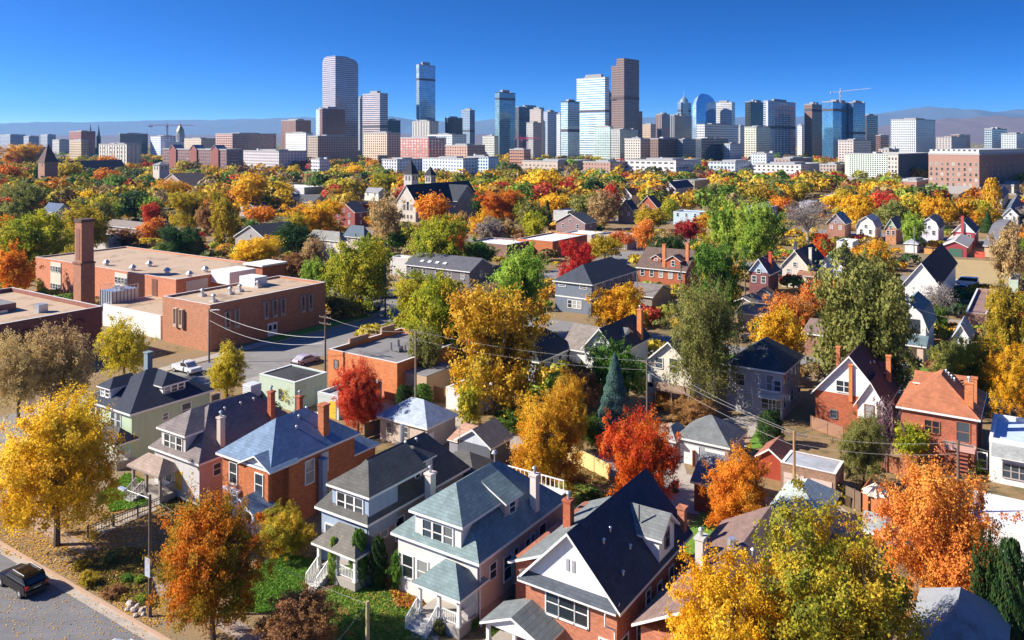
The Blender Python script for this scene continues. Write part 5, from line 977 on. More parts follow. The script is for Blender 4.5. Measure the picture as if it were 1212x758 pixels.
('brick block in the hazy distance right of the white patterned tower',1125,1135,1150,160,1900,f((.42,.20,.16),(.15,.12,.12))),
]
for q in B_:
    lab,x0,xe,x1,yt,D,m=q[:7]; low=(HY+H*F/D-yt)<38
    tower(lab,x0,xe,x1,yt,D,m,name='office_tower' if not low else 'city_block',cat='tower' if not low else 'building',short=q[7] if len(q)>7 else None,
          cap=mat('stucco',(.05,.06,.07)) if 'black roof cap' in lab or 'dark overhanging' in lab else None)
# curved-top granite tower: heights follow two quarter-round shoulders
D=1550; t=R(42); P=Vector(((397-CX)*D/F,D,0)); v=Vector((math.cos(t),-math.sin(t),0)); u=Vector((math.sin(t),math.cos(t),0))
Wd=run(P,-v,381.5); L=run(P,u,424); zt=H-(66-HY)*D/F; g=empty('curved_top_tower',P,-t,'tall pink-grey granite tower with a curved cash-register top','tower'); lm('the curved-top tower',402,110)
def qh(s,r): return -r*(1-math.sqrt(max(0,1-((r-s)/r)**2))) if s<r else 0
xs=[0,.5,1.2,2.5,4.5,7,10,14,Wd*.6,Wd]; ys=[0,L*.25,L*.5,L-14,L-10,L-7,L-4.5,L-2.5,L-1.2,L-.4,L]
gr=f((.46,.39,.40),(.20,.21,.25),3.9,9,.5,1.1,.15); b=MB(); n=len(ys); vs=[(-Wd+x,y,zt+qh(x,14)+ (qh(L-y,14)-4 if y>L*.74 else 0)) for x in xs for y in ys]
b.faces(vs,[(i*n+j,(i+1)*n+j,(i+1)*n+j+1,i*n+j+1) for i in range(len(xs)-1) for j in range(n-1)],mat('metal',(.25,.33,.42)))
for i in range(len(xs)-1): b.poly([(-Wd+xs[i],0,0),(-Wd+xs[i+1],0,0),vs[(i+1)*n],vs[i*n]],gr)
for j in range(n-1): b.poly([(0,ys[j],0),(0,ys[j+1],0),vs[(len(xs)-1)*n+j+1],vs[(len(xs)-1)*n+j]],gr)
b.poly([(-Wd,L,0),(-Wd,0,0),vs[0],vs[n-1]],gr); b.build('facade',g); MB().box(-Wd-4,4,-4,L+4,0,14,mat('stucco',(.4,.34,.33))).build('podium',g); TOWERS.append(g); KEEP.append((381,64,424,190,D)); a,b_=toab(P); FOOT.append((a-60,a+5,b_-5,b_+60))
# tall brown tower with notched corners
D=1350; t=R(42); P=Vector(((738.6-CX)*D/F,D,0)); Wd=run(P,-v,723); L=run(P,u,756.5); zt=H-(69-HY)*D/F; g=empty('notched_brown_tower',P,-t,'tallest brown tower with notched corners right of the white-banded tower','tower'); lm('the tall brown tower',740,110)
m=f((.24,.15,.12),(.07,.055,.055),3.9,2.4,.55,.6); z2=H-(77-HY)*D/F
MB().box(-Wd*.55,0,0,L,0,zt,m,mat('membrane',(.3,.25,.22))).box(-Wd,-Wd*.55,2,L-3,0,z2,m,mat('membrane',(.3,.25,.22))).box(-Wd*.7,-Wd*.55,5,L-6,z2,zt-4,m).build('facade',g); MB().box(-Wd-.3,.3,-.3,L+.3,zt*.60,zt*.60+5,mat('stucco',(.12,.08,.08))).build('mechanical_band',g); MB().box(-Wd-3,3,-3,L+8,0,12,mat('stucco',(.3,.2,.17))).box(-6,0,L,L+10,0,H-(131-HY)*D/F,m).build('lower_wing',g); TOWERS.append(g); KEEP.append((723,68,757,190,D)); a,b_=toab(P); FOOT.append((a-50,a+5,b_-5,b_+50))
# blue glass tower with curved sloping crown
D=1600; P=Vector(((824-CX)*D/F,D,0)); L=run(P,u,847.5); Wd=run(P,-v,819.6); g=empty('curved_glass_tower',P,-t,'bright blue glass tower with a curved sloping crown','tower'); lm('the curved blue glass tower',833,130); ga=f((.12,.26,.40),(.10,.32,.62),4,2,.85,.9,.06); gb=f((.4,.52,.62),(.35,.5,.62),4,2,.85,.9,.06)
b=MB(); N_=9; za=H-(125-HY)*D/F; pr=[]
for i in range(N_+1): s=i/N_; pr.append((s*L,H-(np.interp(s,[0,.1,.25,.6,.85,1],[122,114,110,111,115,121])-HY)*D/F))
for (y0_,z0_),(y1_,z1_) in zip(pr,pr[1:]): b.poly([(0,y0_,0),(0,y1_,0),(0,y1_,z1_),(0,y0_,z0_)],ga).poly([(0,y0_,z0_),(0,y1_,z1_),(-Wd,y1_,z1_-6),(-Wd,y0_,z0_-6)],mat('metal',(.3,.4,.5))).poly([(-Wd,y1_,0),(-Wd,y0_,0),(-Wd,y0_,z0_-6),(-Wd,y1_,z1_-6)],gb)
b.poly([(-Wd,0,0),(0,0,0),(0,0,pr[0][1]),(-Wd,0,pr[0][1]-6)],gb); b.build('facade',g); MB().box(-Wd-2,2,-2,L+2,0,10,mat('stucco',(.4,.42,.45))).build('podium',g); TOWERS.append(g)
# spire, dome, twin spires, church-like shapes of the far skyline
D=1700; P=Vector(((811-CX)*D/F,D,0)); g=empty('spire_crown',P,0,'round stepped crown and needle on top of the domed tower','spire'); MB().tube((0,12,0),(0,12,H-(118-HY)*D/F),9,9,f((.3,.4,.46),(.15,.25,.32)),14).build('drum',g); MB().tube((0,12,H-(118-HY)*D/F),(0,12,H-(114.5-HY)*D/F),8,2,mat('metal',(.35,.45,.5)),14).build('dome',g); MB().tube((0,12,H-(115-HY)*D/F),(0,12,H-(107-HY)*D/F),.9,.3,mat('metal',(.7,.75,.8)),6).build('needle',g)
D=1450; P=at(208,HY+H*F/D); g=empty('capitol_dome',P,0,'grey stone state capitol with columned drum and gilded dome','capitol'); lm('the capitol dome',208,155); st_=mat('stucco',(.42,.44,.48)); Z=lambda y:H-(y-HY)*D/F
MB().box(-22,22,8,50,0,Z(168),st_).build('main_block',g); MB().tube((0,20,Z(168)),(0,20,Z(157)),6.5,6.5,st_,16).build('drum',g); b=MB()
for k in range(14): a=k*2*math.pi/14; b.tube((7.2*math.cos(a),20+7.2*math.sin(a),Z(166)),(7.2*math.cos(a),20+7.2*math.sin(a),Z(158)),.5,.5,mat('stucco',(.6,.6,.6)),6)
b.build('colonnade',g); b=MB(); go=mat('metal',(.45,.42,.25)); zz=[Z(157)+i*(Z(148)-Z(157))/6 for i in range(7)]
for i in range(6): r0=7*math.cos(i*math.pi/13); r1=7*math.cos((i+1)*math.pi/13); b.tube((0,20,zz[i]),(0,20,zz[i+1]),r0,r1,go,18,False)
b.build('dome',g); MB().tube((0,20,Z(148.5)),(0,20,Z(144)),1.6,.3,st_,8).build('lantern',g); TOWERS.append(g)
D=1650; P=at(111,HY+H*F/D); g=empty('twin_spired_cathedral',P,0,'dark cathedral with two slender spires on the left skyline','cathedral'); lm('the twin spires',112,150); dk=mat('stucco',(.16,.15,.2)); MB().box(-12,14,0,40,0,18,dk).build('nave',g)
for x,yb in ((-7,147),(10,148)):
    o=MB().box(x-3,x+3,-3,3,0,H-(161-HY)*D/F,dk).build('bell_tower',g); MB().tube((x,0,H-(161-HY)*D/F),(x,0,H-(yb-HY)*D/F),3.2,.15,dk,8).build('spire',o)
# cranes
def crane(px,yb,yt,D,j0,j1,col,label,tilt=0):
    P=Vector(((px-CX)*D/F,D,0)); zb=H-(yb-HY)*D/F; zt=H-(yt-HY)*D/F; g=empty('tower_crane',P,0,label,'crane'); m=mat('paint',col); s=.9; b=MB()
    for dx in (-s,s):
        for dy in (-s,s): b.tube((dx,dy,zb),(dx,dy,zt),.28,.28,m,4)
    k=0; z=zb
    while z<zt-3: b.tube((-s,-s,z),(s,-s,z+3),.18,.18,m,3).tube((s,-s,z),(s,s,z+3),.18,.18,m,3); z+=3
    b.build('mast',g); X0=(j0-px)*D/F; X1=(j1-px)*D/F
    for nm,xx in (('jib',X1),('counter_jib',X0)):
        b=MB(); dz=abs(xx)*tilt*(1 if nm=='jib' else -1); b.tube((0,-.8,zt),(xx,-.8,zt+dz),.3,.25,m,4).tube((0,.8,zt),(xx,.8,zt+dz),.3,.25,m,4).tube((0,0,zt+1.8),(xx,0,zt+dz+1),.3,.2,m,4); n=int(abs(xx)/2.5)
        for i in range(n): q=i/n; r_=(i+.5)/n; b.tube((xx*q,-.8,zt+dz*q),(xx*r_,0,zt+1.7+dz*r_),.14,.14,m,3).tube((xx*r_,0,zt+1.7+dz*r_),(xx*(i+1)/n,.8,zt+dz*(i+1)/n),.14,.14,m,3)
        b.build(nm,g)
    MB().box(-1.4,1.4,-1.4,1.4,zt-2.5,zt-.3,m).tube((0,0,zt),(0,0,zt+6),.6,.2,m,4).build('cab',g); MB().box(X0,X0*.8,-1,1,zt-2.6,zt-.2,mat('stucco',(.5,.5,.5))).build('counterweight',g)
crane(994.5,122,109,1270,983,1031,(.85,.87,.9),'white tower crane on top of the deep blue glass tower',.10)
crane(198,165,149,1400,176,231,(.55,.16,.2),'red tower crane beside the capitol dome')
crane(616,180,164,1050,608,636,(.75,.08,.18),'small pink-red crane right of the dark-capped glass tower, left of the pair')
crane(624,182,165,1000,617,640,(.75,.08,.18),'small pink-red crane before the beige stepped tower, right of the pair')
# apartment blocks near enough for their windows to read
g,Wd,L,zt=tower('long brick and grey apartment block with gabled bays left of centre',180,268,288,178,820,f((.24,.13,.12),(.12,.12,.14),3.3,3.2,.5,.5),th=33.7,name='apartment_building',cat='building',short='the long gabled apartments',plant=False,windows=(16,4,1.6,1.7,(.5,.5,.55)))
for k in range(3):
    x=-Wd*(.16+.33*k); w=6; o=MB().box(x-w,x+w,-1.2,4,0.01,zt,mat('brick',(.30,.10,.08))).poly([(x-w,-1.21,zt),(x+w,-1.21,zt),(x,-1.21,zt+5)],mat('brick',(.3,.1,.08))).build('gabled_bay',g); roof_prof([(x-w-.5,zt),(x,zt+5.4),(x+w+.5,zt)],-1.8,10,.3,mat('membrane',(.25,.26,.3)),mat('paint',(.6,.6,.6)),par=o,name='bay_roof')
tower('white ribbed apartment block with tall stair tower on the left',117,150,167,172,900,f((.60,.56,.48),(.14,.14,.16),200,5,1,.28),th=33.7,name='apartment_building',cat='building',short='the white ribbed apartments',windows=(8,6,1.8,1.7,(.35,.35,.38)))
g,Wd,L,zt=tower('pale apartment block with grey-green mosaic front and dark side wing',1000,1063,1103,184,660,mat('stucco',(.60,.55,.48)),th=45,name='apartment_building',cat='building',short='the mosaic apartment block',plant=False)
o=MB().box(-Wd*.92,-Wd*.2,-.25,-.02,0,zt+.6,f((.60,.64,.56),(.07,.14,.14),1.7,1.9,.6,.6)).build('mosaic_front',g)
for r_ in range(6):
    for x in (-Wd*.16,-Wd*.10,-Wd*.04): win_at(g,x,-.02,2+r_*3.4,0,1.3,1.9,(.5,.45,.4))
    for k in range(7): win_at(g,.01,3+k*(L-6)/6,2+r_*3.4,R(90),1.5,1.7,(.2,.2,.22))
MB().box(.0,.25,1,L,0,zt+.5,mat('stucco',(.09,.09,.10))).build('side_wing',g)
g,Wd,L,zt=tower('big brown brick apartment block with white top floor at the right edge',1099,1159,1214,184,520,mat('brick',(.36,.20,.15)),th=50,name='apartment_building',cat='building',short='the big brown apartment block',plant=False)
for r_ in range(6):
    for k in range(9): win_at(g,-Wd+(k+.5)*Wd/9,-.02,1.6+r_*3.4,0,1.5,1.9,(.62,.5,.4))
    for k in range(7): win_at(g,.02,2+k*(L-4)/8,1.6+r_*3.4,R(90),1.4,1.8,(.3,.2,.17))
MB().box(-Wd+.3,-.3,.3,L-.3,zt,zt+3.6,f((.52,.52,.52),(.1,.12,.14),4,3.2,.7,.5)).build('top_floor',g)
tower('pale stone spotted apartment front between the mosaic block and the white patterned tower',1040,1052,1064,178,800,f((.55,.48,.40),(.2,.18,.17),3.3,3,.5,.5),name='city_block',cat='building')
# ------------------------------------------------------------------ trees seen one by one
T=[ # cx,cy,w,h,palette,kind,base
(60,552,150,165,'yellow','round',(71,646)),(246,672,132,168,'orange and green','tall',(256,762)),(355,738,104,70,'brown','bush',790),(342,626,62,64,'gold and green','bush',None),
(868,722,165,150,'gold','round',(870,880)),(985,702,212,170,'gold and green','round',(985,880)),(1107,637,136,178,'pale orange','round',(1110,742)),(876,589,84,108,'orange','tall',655),
(758,541,92,118,'red and orange','tall',610),(648,523,92,106,'gold','round',592),(672,474,52,66,'yellow','round',540),(424,466,58,84,'scarlet','tall',516),(269,437,50,54,'olive gold','tall',470),
(22,440,82,90,'tan','open',500),(76,425,74,92,'tan','open',490),(147,408,62,60,'olive gold','open',456),(586,402,122,134,'bronze','round',490),(522,372,76,92,'yellow green','round',440),(503,350,82,62,'yellow green','round',400),
(617,334,76,100,'lime green','tall',400),(735,365,68,56,'gold','round',404),(724,432,72,62,'green','round',480),(728,470,54,100,'blue green','cone',528),(688,450,46,56,'brown','bush',490),(612,494,58,28,'green','bush',None),
(834,390,88,126,'olive','open',492),(785,474,28,22,'orange','bush',None),(816,484,56,36,'brown','bush',None),(912,508,32,40,'dark green','column',None),(1022,528,58,78,'olive','round',580),(1048,504,30,60,'purple','open',560),
(1079,517,44,34,'yellow green','round',548),(1156,546,28,26,'lime green','bush',None),(1196,700,42,110,'dark green','column',800),(1170,690,36,100,'dark green','round',790),(925,391,62,52,'yellow','round',440),
(1022,360,122,140,'olive','round',480),(1112,356,46,40,'grey','bare',392),(1110,378,28,30,'green','round',400),(1190,368,52,66,'olive gold','round',430),(1158,428,70,62,'gold and green','round',480),(1196,440,56,64,'gold','round',500),(1126,424,46,46,'olive','round',460),
(1197,296,40,66,'tan','round',345),(934,366,62,44,'pale orange','open',None),(966,352,36,44,'pale orange','open',None),(857,328,52,52,'gold','round',370),(858,270,44,80,'lime green','weeping',322),(898,272,60,76,'lime green','weeping',330),(848,318,60,72,'green','round',388),
(764,276,26,38,'pale orange','tall',None),(817,273,38,28,'crimson','round',None),(679,304,46,44,'scarlet','round',340),(716,292,42,28,'olive gold','round',None),(720,238,25,46,'scarlet','tall',None),(956,256,58,42,'grey','bare',290),
(1018,246,42,38,'gold','round',None),(1038,238,26,28,'scarlet','round',None),(1078,273,30,38,'lime green','round',None),(1078,246,34,30,'gold and green','round',None),(1112,248,42,34,'gold','round',None),(1138,247,36,34,'orange and green','round',None),(1174,234,22,42,'yellow','column',262),(1169,262,16,26,'dark green','cone',None),
(974,294,24,34,'red and orange','tall',None),(44,277,88,54,'yellow green','round',325),(102,260,56,42,'olive gold','round',300),(20,238,52,46,'olive','round',None),(17,316,44,50,'orange','round',356),(50,336,16,20,'olive','bush',None),
(25,184,50,30,'gold','round',None),(82,204,38,30,'olive gold','round',None),(127,193,24,20,'orange','round',None),(122,210,32,24,'orange','round',None),(138,222,36,30,'green','round',None),(160,241,40,36,'dark green','round',None),(135,249,26,22,'lime green','round',None),(152,252,12,16,'gold','tall',None),
(202,227,46,32,'gold','round',None),(224,246,52,44,'olive gold','round',None),(178,272,38,30,'pale orange','bush',None),(146,281,36,28,'brown','bush',None),(206,285,48,38,'dark green','round',None),(232,290,34,34,'olive','cone',None),(265,262,34,54,'olive gold','tall',None),(80,230,42,20,'gold','round',None),
(46,208,26,28,'dark green','cone',None),(8,208,30,32,'orange','round',None),(378,256,66,40,'gold','round',None),(345,282,42,38,'dark green','round',None),(304,296,64,34,'yellow','round',None),(372,302,32,42,'tan','round',None),(348,316,42,32,'brown','bush',None),(428,308,88,62,'yellow green','round',372),
(440,334,34,28,'orange','round',None),(405,360,44,34,'olive','bush',None),(421,206,26,24,'gold','round',None),(459,218,46,28,'yellow green','round',None),(417,217,18,14,'crimson','round',None),(457,253,42,52,'tan','open',300),(512,245,42,36,'orange','round',None),(518,284,72,56,'yellow green','round',330),
(297,227,42,44,'gold','round',None),(337,224,24,18,'yellow','round',None),(309,254,38,22,'orange','round',None),(347,202,14,14,'scarlet','round',None),(596,241,52,36,'orange','round',None),(570,266,30,28,'gold','round',None),(644,218,42,40,'yellow','round',None),(652,241,40,26,'gold','round',None),
(599,221,34,18,'yellow green','round',None),(676,220,18,24,'scarlet','round',None),(693,243,36,32,'olive','round',None),(648,252,14,28,'dark green','cone',None),(630,268,30,32,'yellow green','round',None),(703,228,22,18,'dark green','round',None),(566,298,44,30,'green','round',None),(600,270,26,20,'tan','round',None),
(758,222,28,16,'gold','round',None),(783,215,30,20,'dark green','round',None),(768,257,42,26,'olive gold','round',None),(793,247,20,28,'yellow green','tall',None),(866,223,22,18,'gold','round',None),(846,230,28,32,'olive','round',None),(865,252,30,20,'gold','round',None),(926,243,32,24,'orange','round',None),
(920,223,30,24,'olive','round',None),(945,227,24,24,'olive gold','round',None),(918,209,26,12,'orange','round',None),(873,268,30,26,'olive gold','round',None),(300,270,20,20,'green','round',None),(250,240,26,30,'gold and green','round',None),(1060,236,26,22,'olive','round',None),(1095,236,22,18,'orange','round',None),
(790,290,28,34,'tan','open',None),(735,282,34,20,'pale orange','open',None),(835,262,30,22,'yellow','round',None),(1000,232,24,20,'olive gold','round',None),(985,240,26,20,'gold','round',None),(470,285,34,22,'green','round',None),(545,262,22,22,'tan','round',None),
(500,478,26,44,'green','column',480),(478,476,20,38,'dark green','column',482),(347,470,30,40,'olive gold','open',482),(318,488,40,20,'dark green','bush',None),(503,415,40,60,'olive','open',462),(555,470,30,40,'gold and green','bush',505),
(706,345,30,22,'green','bush',None),(610,352,34,30,'dark green','bush',None),(700,588,24,16,'green','bush',None),(425,655,24,50,'green','column',694),(448,660,22,44,'dark green','column',696),(470,672,20,40,'green','tall',700),(395,655,14,34,'lime green','column',690),
(150,684,16,10,'green','bush',None),(165,686,12,12,'lime green','bush',None),(106,684,24,18,'olive gold','bush',None),(135,700,26,12,'brown','bush',None),(168,708,14,10,'lime green','bush',None),(130,660,20,16,'olive','bush',None),(96,668,20,12,'olive gold','bush',None),
(520,742,16,18,'olive','bush',None),(560,738,14,12,'green','bush',None),(585,748,18,14,'green','bush',None),(605,756,14,12,'lime green','bush',None),(1150,650,36,30,'olive','bush',None),(700,510,26,40,'green','bush',None),(670,560,30,20,'brown','bush',None),
(370,565,0,0,'','',None)]
for t in T:
    if t[2]: tree(t[0],t[1],t[2],t[3],t[4],t[5],t[6])
# trees filling the streets behind, where the photograph shows one crown after another
rd=random.Random(11); pals=['gold','yellow','olive gold','olive','yellow green','green','orange','gold and green','dark green','tan','brown','orange and green','lime green','olive','gold','scarlet','grey','pale orange']
placed=[(x.location.x,x.location.y,x.scale.x) for x in bpy.data.objects if x.type=='EMPTY' and x.get('category') in('tree','shrub')]
FOCUS=[k for k in KEEP]
n=0; tries=0
while n<150 and tries<90000:
    tries+=1; D=125*(460/125)**rd.random(); px=rd.uniform(-20,1232); X=(px-CX)*D/F; P=Vector((X,D,0)); a,b_=toab(P)
    if -114<a<-98 or any(q0<b_<q1 for q0,q1 in ((123,140),(220,236),(76,83),(320,336),(177,184))): continue
    if D<138 and px<420 or (1085<px<1195 and 170<D<290) or (D<205 and px<345): continue
    if any(f0-2<a<f1+2 and g0-2<b_<g1+2 for f0,f1,g0,g1 in FOOT): continue
    w=rd.uniform(7.5,12.5); h_=w*rd.uniform(.85,1.25)+1.5; base=HY+H*F/D; top=HY+(H-h_)*F/D; pw=w*F/D
    if any(math.hypot(X-q[0],D-q[1])<(w+q[2])*.30 for q in placed): continue
    if any(D<k[4]+4 and px-pw/2<k[2]-3 and px+pw/2>k[0]+3 and top<k[3]-((k[3]-k[1])*.25) and base>k[1] for k in FOCUS): continue
    if any(D<q[1] and abs(px-(CX+F*q[0]/q[1]))<(pw+q[2]*F/q[1])*.25 and top<HY+(H-4)*F/q[1] and q[2]*F/q[1]>34 for q in placed): continue
    kind=rd.choice(['round','round','tall','round','open','vase','cone' if rd.random()<.4 else 'round']); plant(P,w*(.5 if kind=='cone' else 1),h_,rd.choice(pals) if kind!='cone' else 'dark green',kind,1 if D<330 else 2,None,(px,(top+base)/2)); placed.append((X,D,w)); n+=1
# beyond them the crowns run together
def far_trees(name,count,D0,D1,nl,seed,px0=-60,px1=1270,h=None,w=None):
    wr=w or (8,13)
    rs=np.random.RandomState(seed); V_=[];C_=[]; bases=np.array([[p for p in PAL[q]] for q in ['gold','yellow','olive gold','olive','yellow green','green','olive','gold and green','tan','lime green','orange','yellow','olive gold','dark green','brown','gold','green','scarlet']]); k=0
    foot=[(o.location.x,o.location.y) for o in TOWERS]
    while k<count:
        D=D0*(D1/D0)**rs.rand(); px=rs.uniform(px0,px1); X=(px-CX)*D/F; a,b_=toab(Vector((X,D,0)))
        if any(f0-1<a<f1+1 and g0-1<b_<g1+1 for f0,f1,g0,g1 in FOOT) or -114<a<-99: continue
        tp=HY+(H-(10 if h is None else h[1]))*F/D; pw_=(10 if h is None else 4)*F/D/2
        if (1085<px<1195 and HY+H*F/D>303 and HY+H*F/D<345): continue
        if any(D<q[4]+3 and q[0]+2<px+pw_ and px-pw_<q[2]-2 and q[1]<HY+H*F/D and tp<q[3]-(q[3]-q[1])*(.42 if q[4]<560 else .3) for q in KEEP): continue
        w=rs.uniform(*wr); hh=w*rs.uniform(.8,1.15) if h is None else rs.uniform(*h); k+=1
        if h and any(q0<b_<q1 for q0,q1 in ((123,140),(220,236),(76.5,82),(320,336),(177,184),(20,44))): continue
        if h and (b_<46 or (D<170 and px<400)): continue
        d=rs.normal(0,1,(nl,3)); d[:,2]=np.abs(d[:,2])*1.1-.25; d/=np.linalg.norm(d,axis=1)[:,None]
        lob=1+.22*np.sin(d[:,0]*5+k)*np.cos(d[:,1]*6+2*k); p=d*(lob*rs.uniform(.8,1.08,nl))[:,None]*np.array([w/2,w/2,hh*.42])+np.array([X,D,hh*.58])
        v,_=leaf_quads(p,d,w*.17,rs); V_.append(v); pal=bases[rs.choice(len(pals))]; C_.append((.6*pal[rs.choice(4)]+.4*pal[rs.choice(4,nl)])*rs.uniform(.7,1.05))
    V_=np.concatenate(V_); C_=np.concatenate(C_); me=np_mesh(name,V_,np.arange(len(V_)).reshape(-1,4),col=C_)
    if 'farfol' not in MC:
        m,n,l,b=newmat('foliage'); a=n.new('ShaderNodeAttribute'); a.attribute_name='leaf_colour'; l.new(a.outputs['Color'],b.inputs['Base Color']); b.inputs['Roughness'].default_value=.8
        t=n.new('ShaderNodeBsdfTranslucent'); l.new(a.outputs['Color'],t.inputs['Color']); x=n.new('ShaderNodeMixShader'); x.inputs[0].default_value=.3; l.new(b.outputs[0],x.inputs[1]); l.new(t.outputs[0],x.inputs[2]); l.new(x.outputs[0],n['Material Output'].inputs['Surface']); MC['farfol']=m
    me.materials.append(MC['farfol']); o=bpy.data.objects.new(name,me); COL.objects.link(o); tag(o,kind='stuff')
far_trees('distant_foliage',3000,380,1250,130,3)
far_trees('undergrowth',1500,110,420,150,8,h=(1.2,3.6),w=(2,6))
far_trees('distant_foliage',1500,1250,3200,36,5,-200,1400)
far_trees('distant_foliage',2600,3200,12000,14,6,-200,1400)
# ------------------------------------------------------------------ poles, wires, fences, cars, small things
WOOD=mat('bark',(.16,.11,.08)); METG=mat('metal',(.35,.36,.37)); WIRE=mat('paint',(.36,.34,.32)); WIRED=mat('paint',(.16,.15,.15))
TOPS={}
def pole(key,px,py,h_,label,arms=0,m=None,name='utility_pole',r=.14,cat='pole',transformer=False,armang=0):
    P=at(px,py) if not isinstance(px,Vector) else px; g=empty(name,P,armang-TH,label,cat); MB().tube((0,0,0),(0,0,h_),r*1.15,r*.8,m or WOOD,10).build('pole',g)
    for i in range(arms):
        z=h_-.35-i*.9; o=MB().box(-1.2,1.2,-.06,.06,z-.06,z+.06,WOOD).build('crossarm',g); 
        for x in (-1.1,-.4,.4,1.1): MB().tube((x,0,z+.06),(x,0,z+.24),.05,.04,mat('gloss',(.3,.3,.3)),6).build('insulator',o)
    if transformer: MB().tube((.35,0,h_-2.6),(.35,0,h_-1.7),.26,.26,mat('metal',(.5,.5,.5)),12).build('transformer',g)
    TOPS[key]=P+Vector((0,0,h_-.2)); return g
def wire(p,q,sag,label,m=None,r=.012,n=18):
    b=MB(); o0=None; pts=[]
    for i in range(n+1): t=i/n; c_=p.lerp(q,t); pts.append(Vector((c_.x-p.x,c_.y-p.y,c_.z-p.z-sag*4*t*(1-t))))
    vs=[]; d=(q-p).normalized(); sx=d.cross(Vector((0,0,1))).normalized()*r*1.2; uz=Vector((0,0,r*1.2))
    for c_ in pts: vs+=[c_+sx,c_+uz,c_-sx,c_-uz]
    b.faces(vs,[(i*4+k,i*4+(k+1)%4,i*4+4+(k+1)%4,i*4+4+k) for i in range(n) for k in range(4)],m or WIRE)
    return tag(b.build('cable',None,p),label,'cable')
g=pole('lamp',177.5,730,9.2,'tall dark wooden pole with street lamp and grey sign beside the orange and green tree',r=.13); lm('the street lamp pole',178,650)
b=MB(); b.tube((0,0,8.9),(-2.3,-.6,9.25),.035,.03,mat('metal',(.55,.55,.55)),6); o=b.build('lamp_arm',g); MB().box(-3.0,-2.2,-.78,-.5,9.17,9.32,mat('metal',(.75,.78,.8))).build('lamp_head',o)
sg=MB(); sg.box(-.32,.32,-.22,-.17,3.1,4.5,mat('paint',(.42,.45,.5))); sg.build('sign',g)
g=pole('wood',435,792,4.6,'weathered yellowish wooden post with cable at the bottom edge in front of the cottages',m=mat('bark',(.42,.36,.18)),r=.15); lm('the wooden post at the bottom edge',435,735)
pole('street',385,460,10.6,'brown utility pole with crossarms before the orange brick corner building',2); lm('the crossarm utility pole',385,410)
g=pole('corner',247.5,429,8.6,'plain dark pole at the corner of the brick school wing',m=mat('bark',(.10,.09,.10)),r=.13)
MB().tube((0,0,8.4),(1.6,.4,8.6),.03,.03,METG,5).box(1.5,2.1,.3,.5,8.55,8.66,mat('metal',(.8,.8,.8))).build('lamp_arm',g)
pole('alley_a',492,492,11.2,'grey alley pole left of the big golden tree',1,mat('bark',(.25,.2,.15)))
pole('alley_b',gp(-45,84),None,9.5,'brown alley pole beside the blue-green spruce',1,transformer=True) if False else pole('alley_b',766,520,9.6,'brown alley pole beside the blue-green spruce',1,transformer=True)
pole('alley_c',940,612,8.2,'wooden alley pole above the pale mint garage roof',1,mat('bark',(.42,.25,.12)))
pole('alley_d',1134,640,9.0,'alley pole right of the pale orange tree',1)
pole('mid_a',456,376,15,'black steel pole by the school street corner',m=mat('bark',(.05,.05,.06)),r=.15)
pole('mid_b',806,392,12.5,'utility pole with crossarm left of the gold tree at centre right',1); pole('mid_c',882,352,11,'utility pole between the gold tree and the dark maroon house',1)
pole('mid_d',754,366,8,'thin pole before the brown-roofed brick house',0,METG,r=.09); pole('far_e',1082,302,9,'thin pole by the dry field left of the dark-roofed white barn',0,METG,r=.12)
pole('off_r',gp(16,79),None or 0,9,'') if False else None
T_=TOPS
wire(T_['lamp'],T_['wood'],.5,'pale service cable from the street lamp pole to the wooden post'); wire(T_['wood'],gp(-37,31,3.2),.2,'cable leaving the wooden post towards the lower right')
wire(T_['corner'],T_['street']+Vector((0,0,-3.0)),1.2,'upper thick pale cable sweeping from the school corner pole',r=.02,m=mat('paint',(.75,.73,.70))); wire(T_['corner']+Vector((0,0,-1.6)),T_['street']+Vector((0,0,-3.8)),1.6,'lower thick pale cable sweeping from the school corner pole',r=.016,m=mat('paint',(.7,.68,.66)))
wire(T_['street'],T_['alley_a'],.8,'cable from the crossarm utility pole to the grey alley pole')
for k,(dz,a) in enumerate(((0,'highest'),(-1.1,'lowest'))): wire(T_['alley_a']+Vector((0,0,dz)),T_['alley_b']+Vector((0,0,dz)),.7,f'{a} of two cables between the grey alley pole and the spruce pole',r=.016 if k==0 else .013)
for k,(dx,dz,a) in enumerate(((-.9,0,'left upper'),(.9,0,'right upper'),(0,-1.2,'bottom'))): wire(T_['alley_b']+V*dx+Vector((0,0,dz)),T_['alley_c']+V*dx*.5+Vector((0,0,dz)),.5,f'{a} cable crossing over the grey pyramid-roofed garage')
wire(T_['alley_c'],T_['alley_d'],.5,'cable crossing the brick double garage towards the right'); wire(T_['alley_c']+Vector((0,0,-1)),T_['alley_d']+Vector((0,0,-1)),.5,'second cable crossing the brick double garage, just below the first')
wire(T_['alley_d'],gp(12,80,8.5),.4,'cable above the long white flat roof leaving the frame'); wire(T_['mid_b'],T_['mid_c'],.5,'cable between the two poles at centre right'); wire(T_['mid_c'],gp(-10,135,9),.6,'cable from the maroon house pole behind the olive tree',WIRED)
wire(T_['alley_b']+Vector((0,0,-.5)),gp(-27,107,6),.4,'cable to the grey two-storey house'); wire(T_['alley_c']+Vector((0,0,-.3)),gp(-14,108,6),.4,'cable to the maroon-roofed brick house')
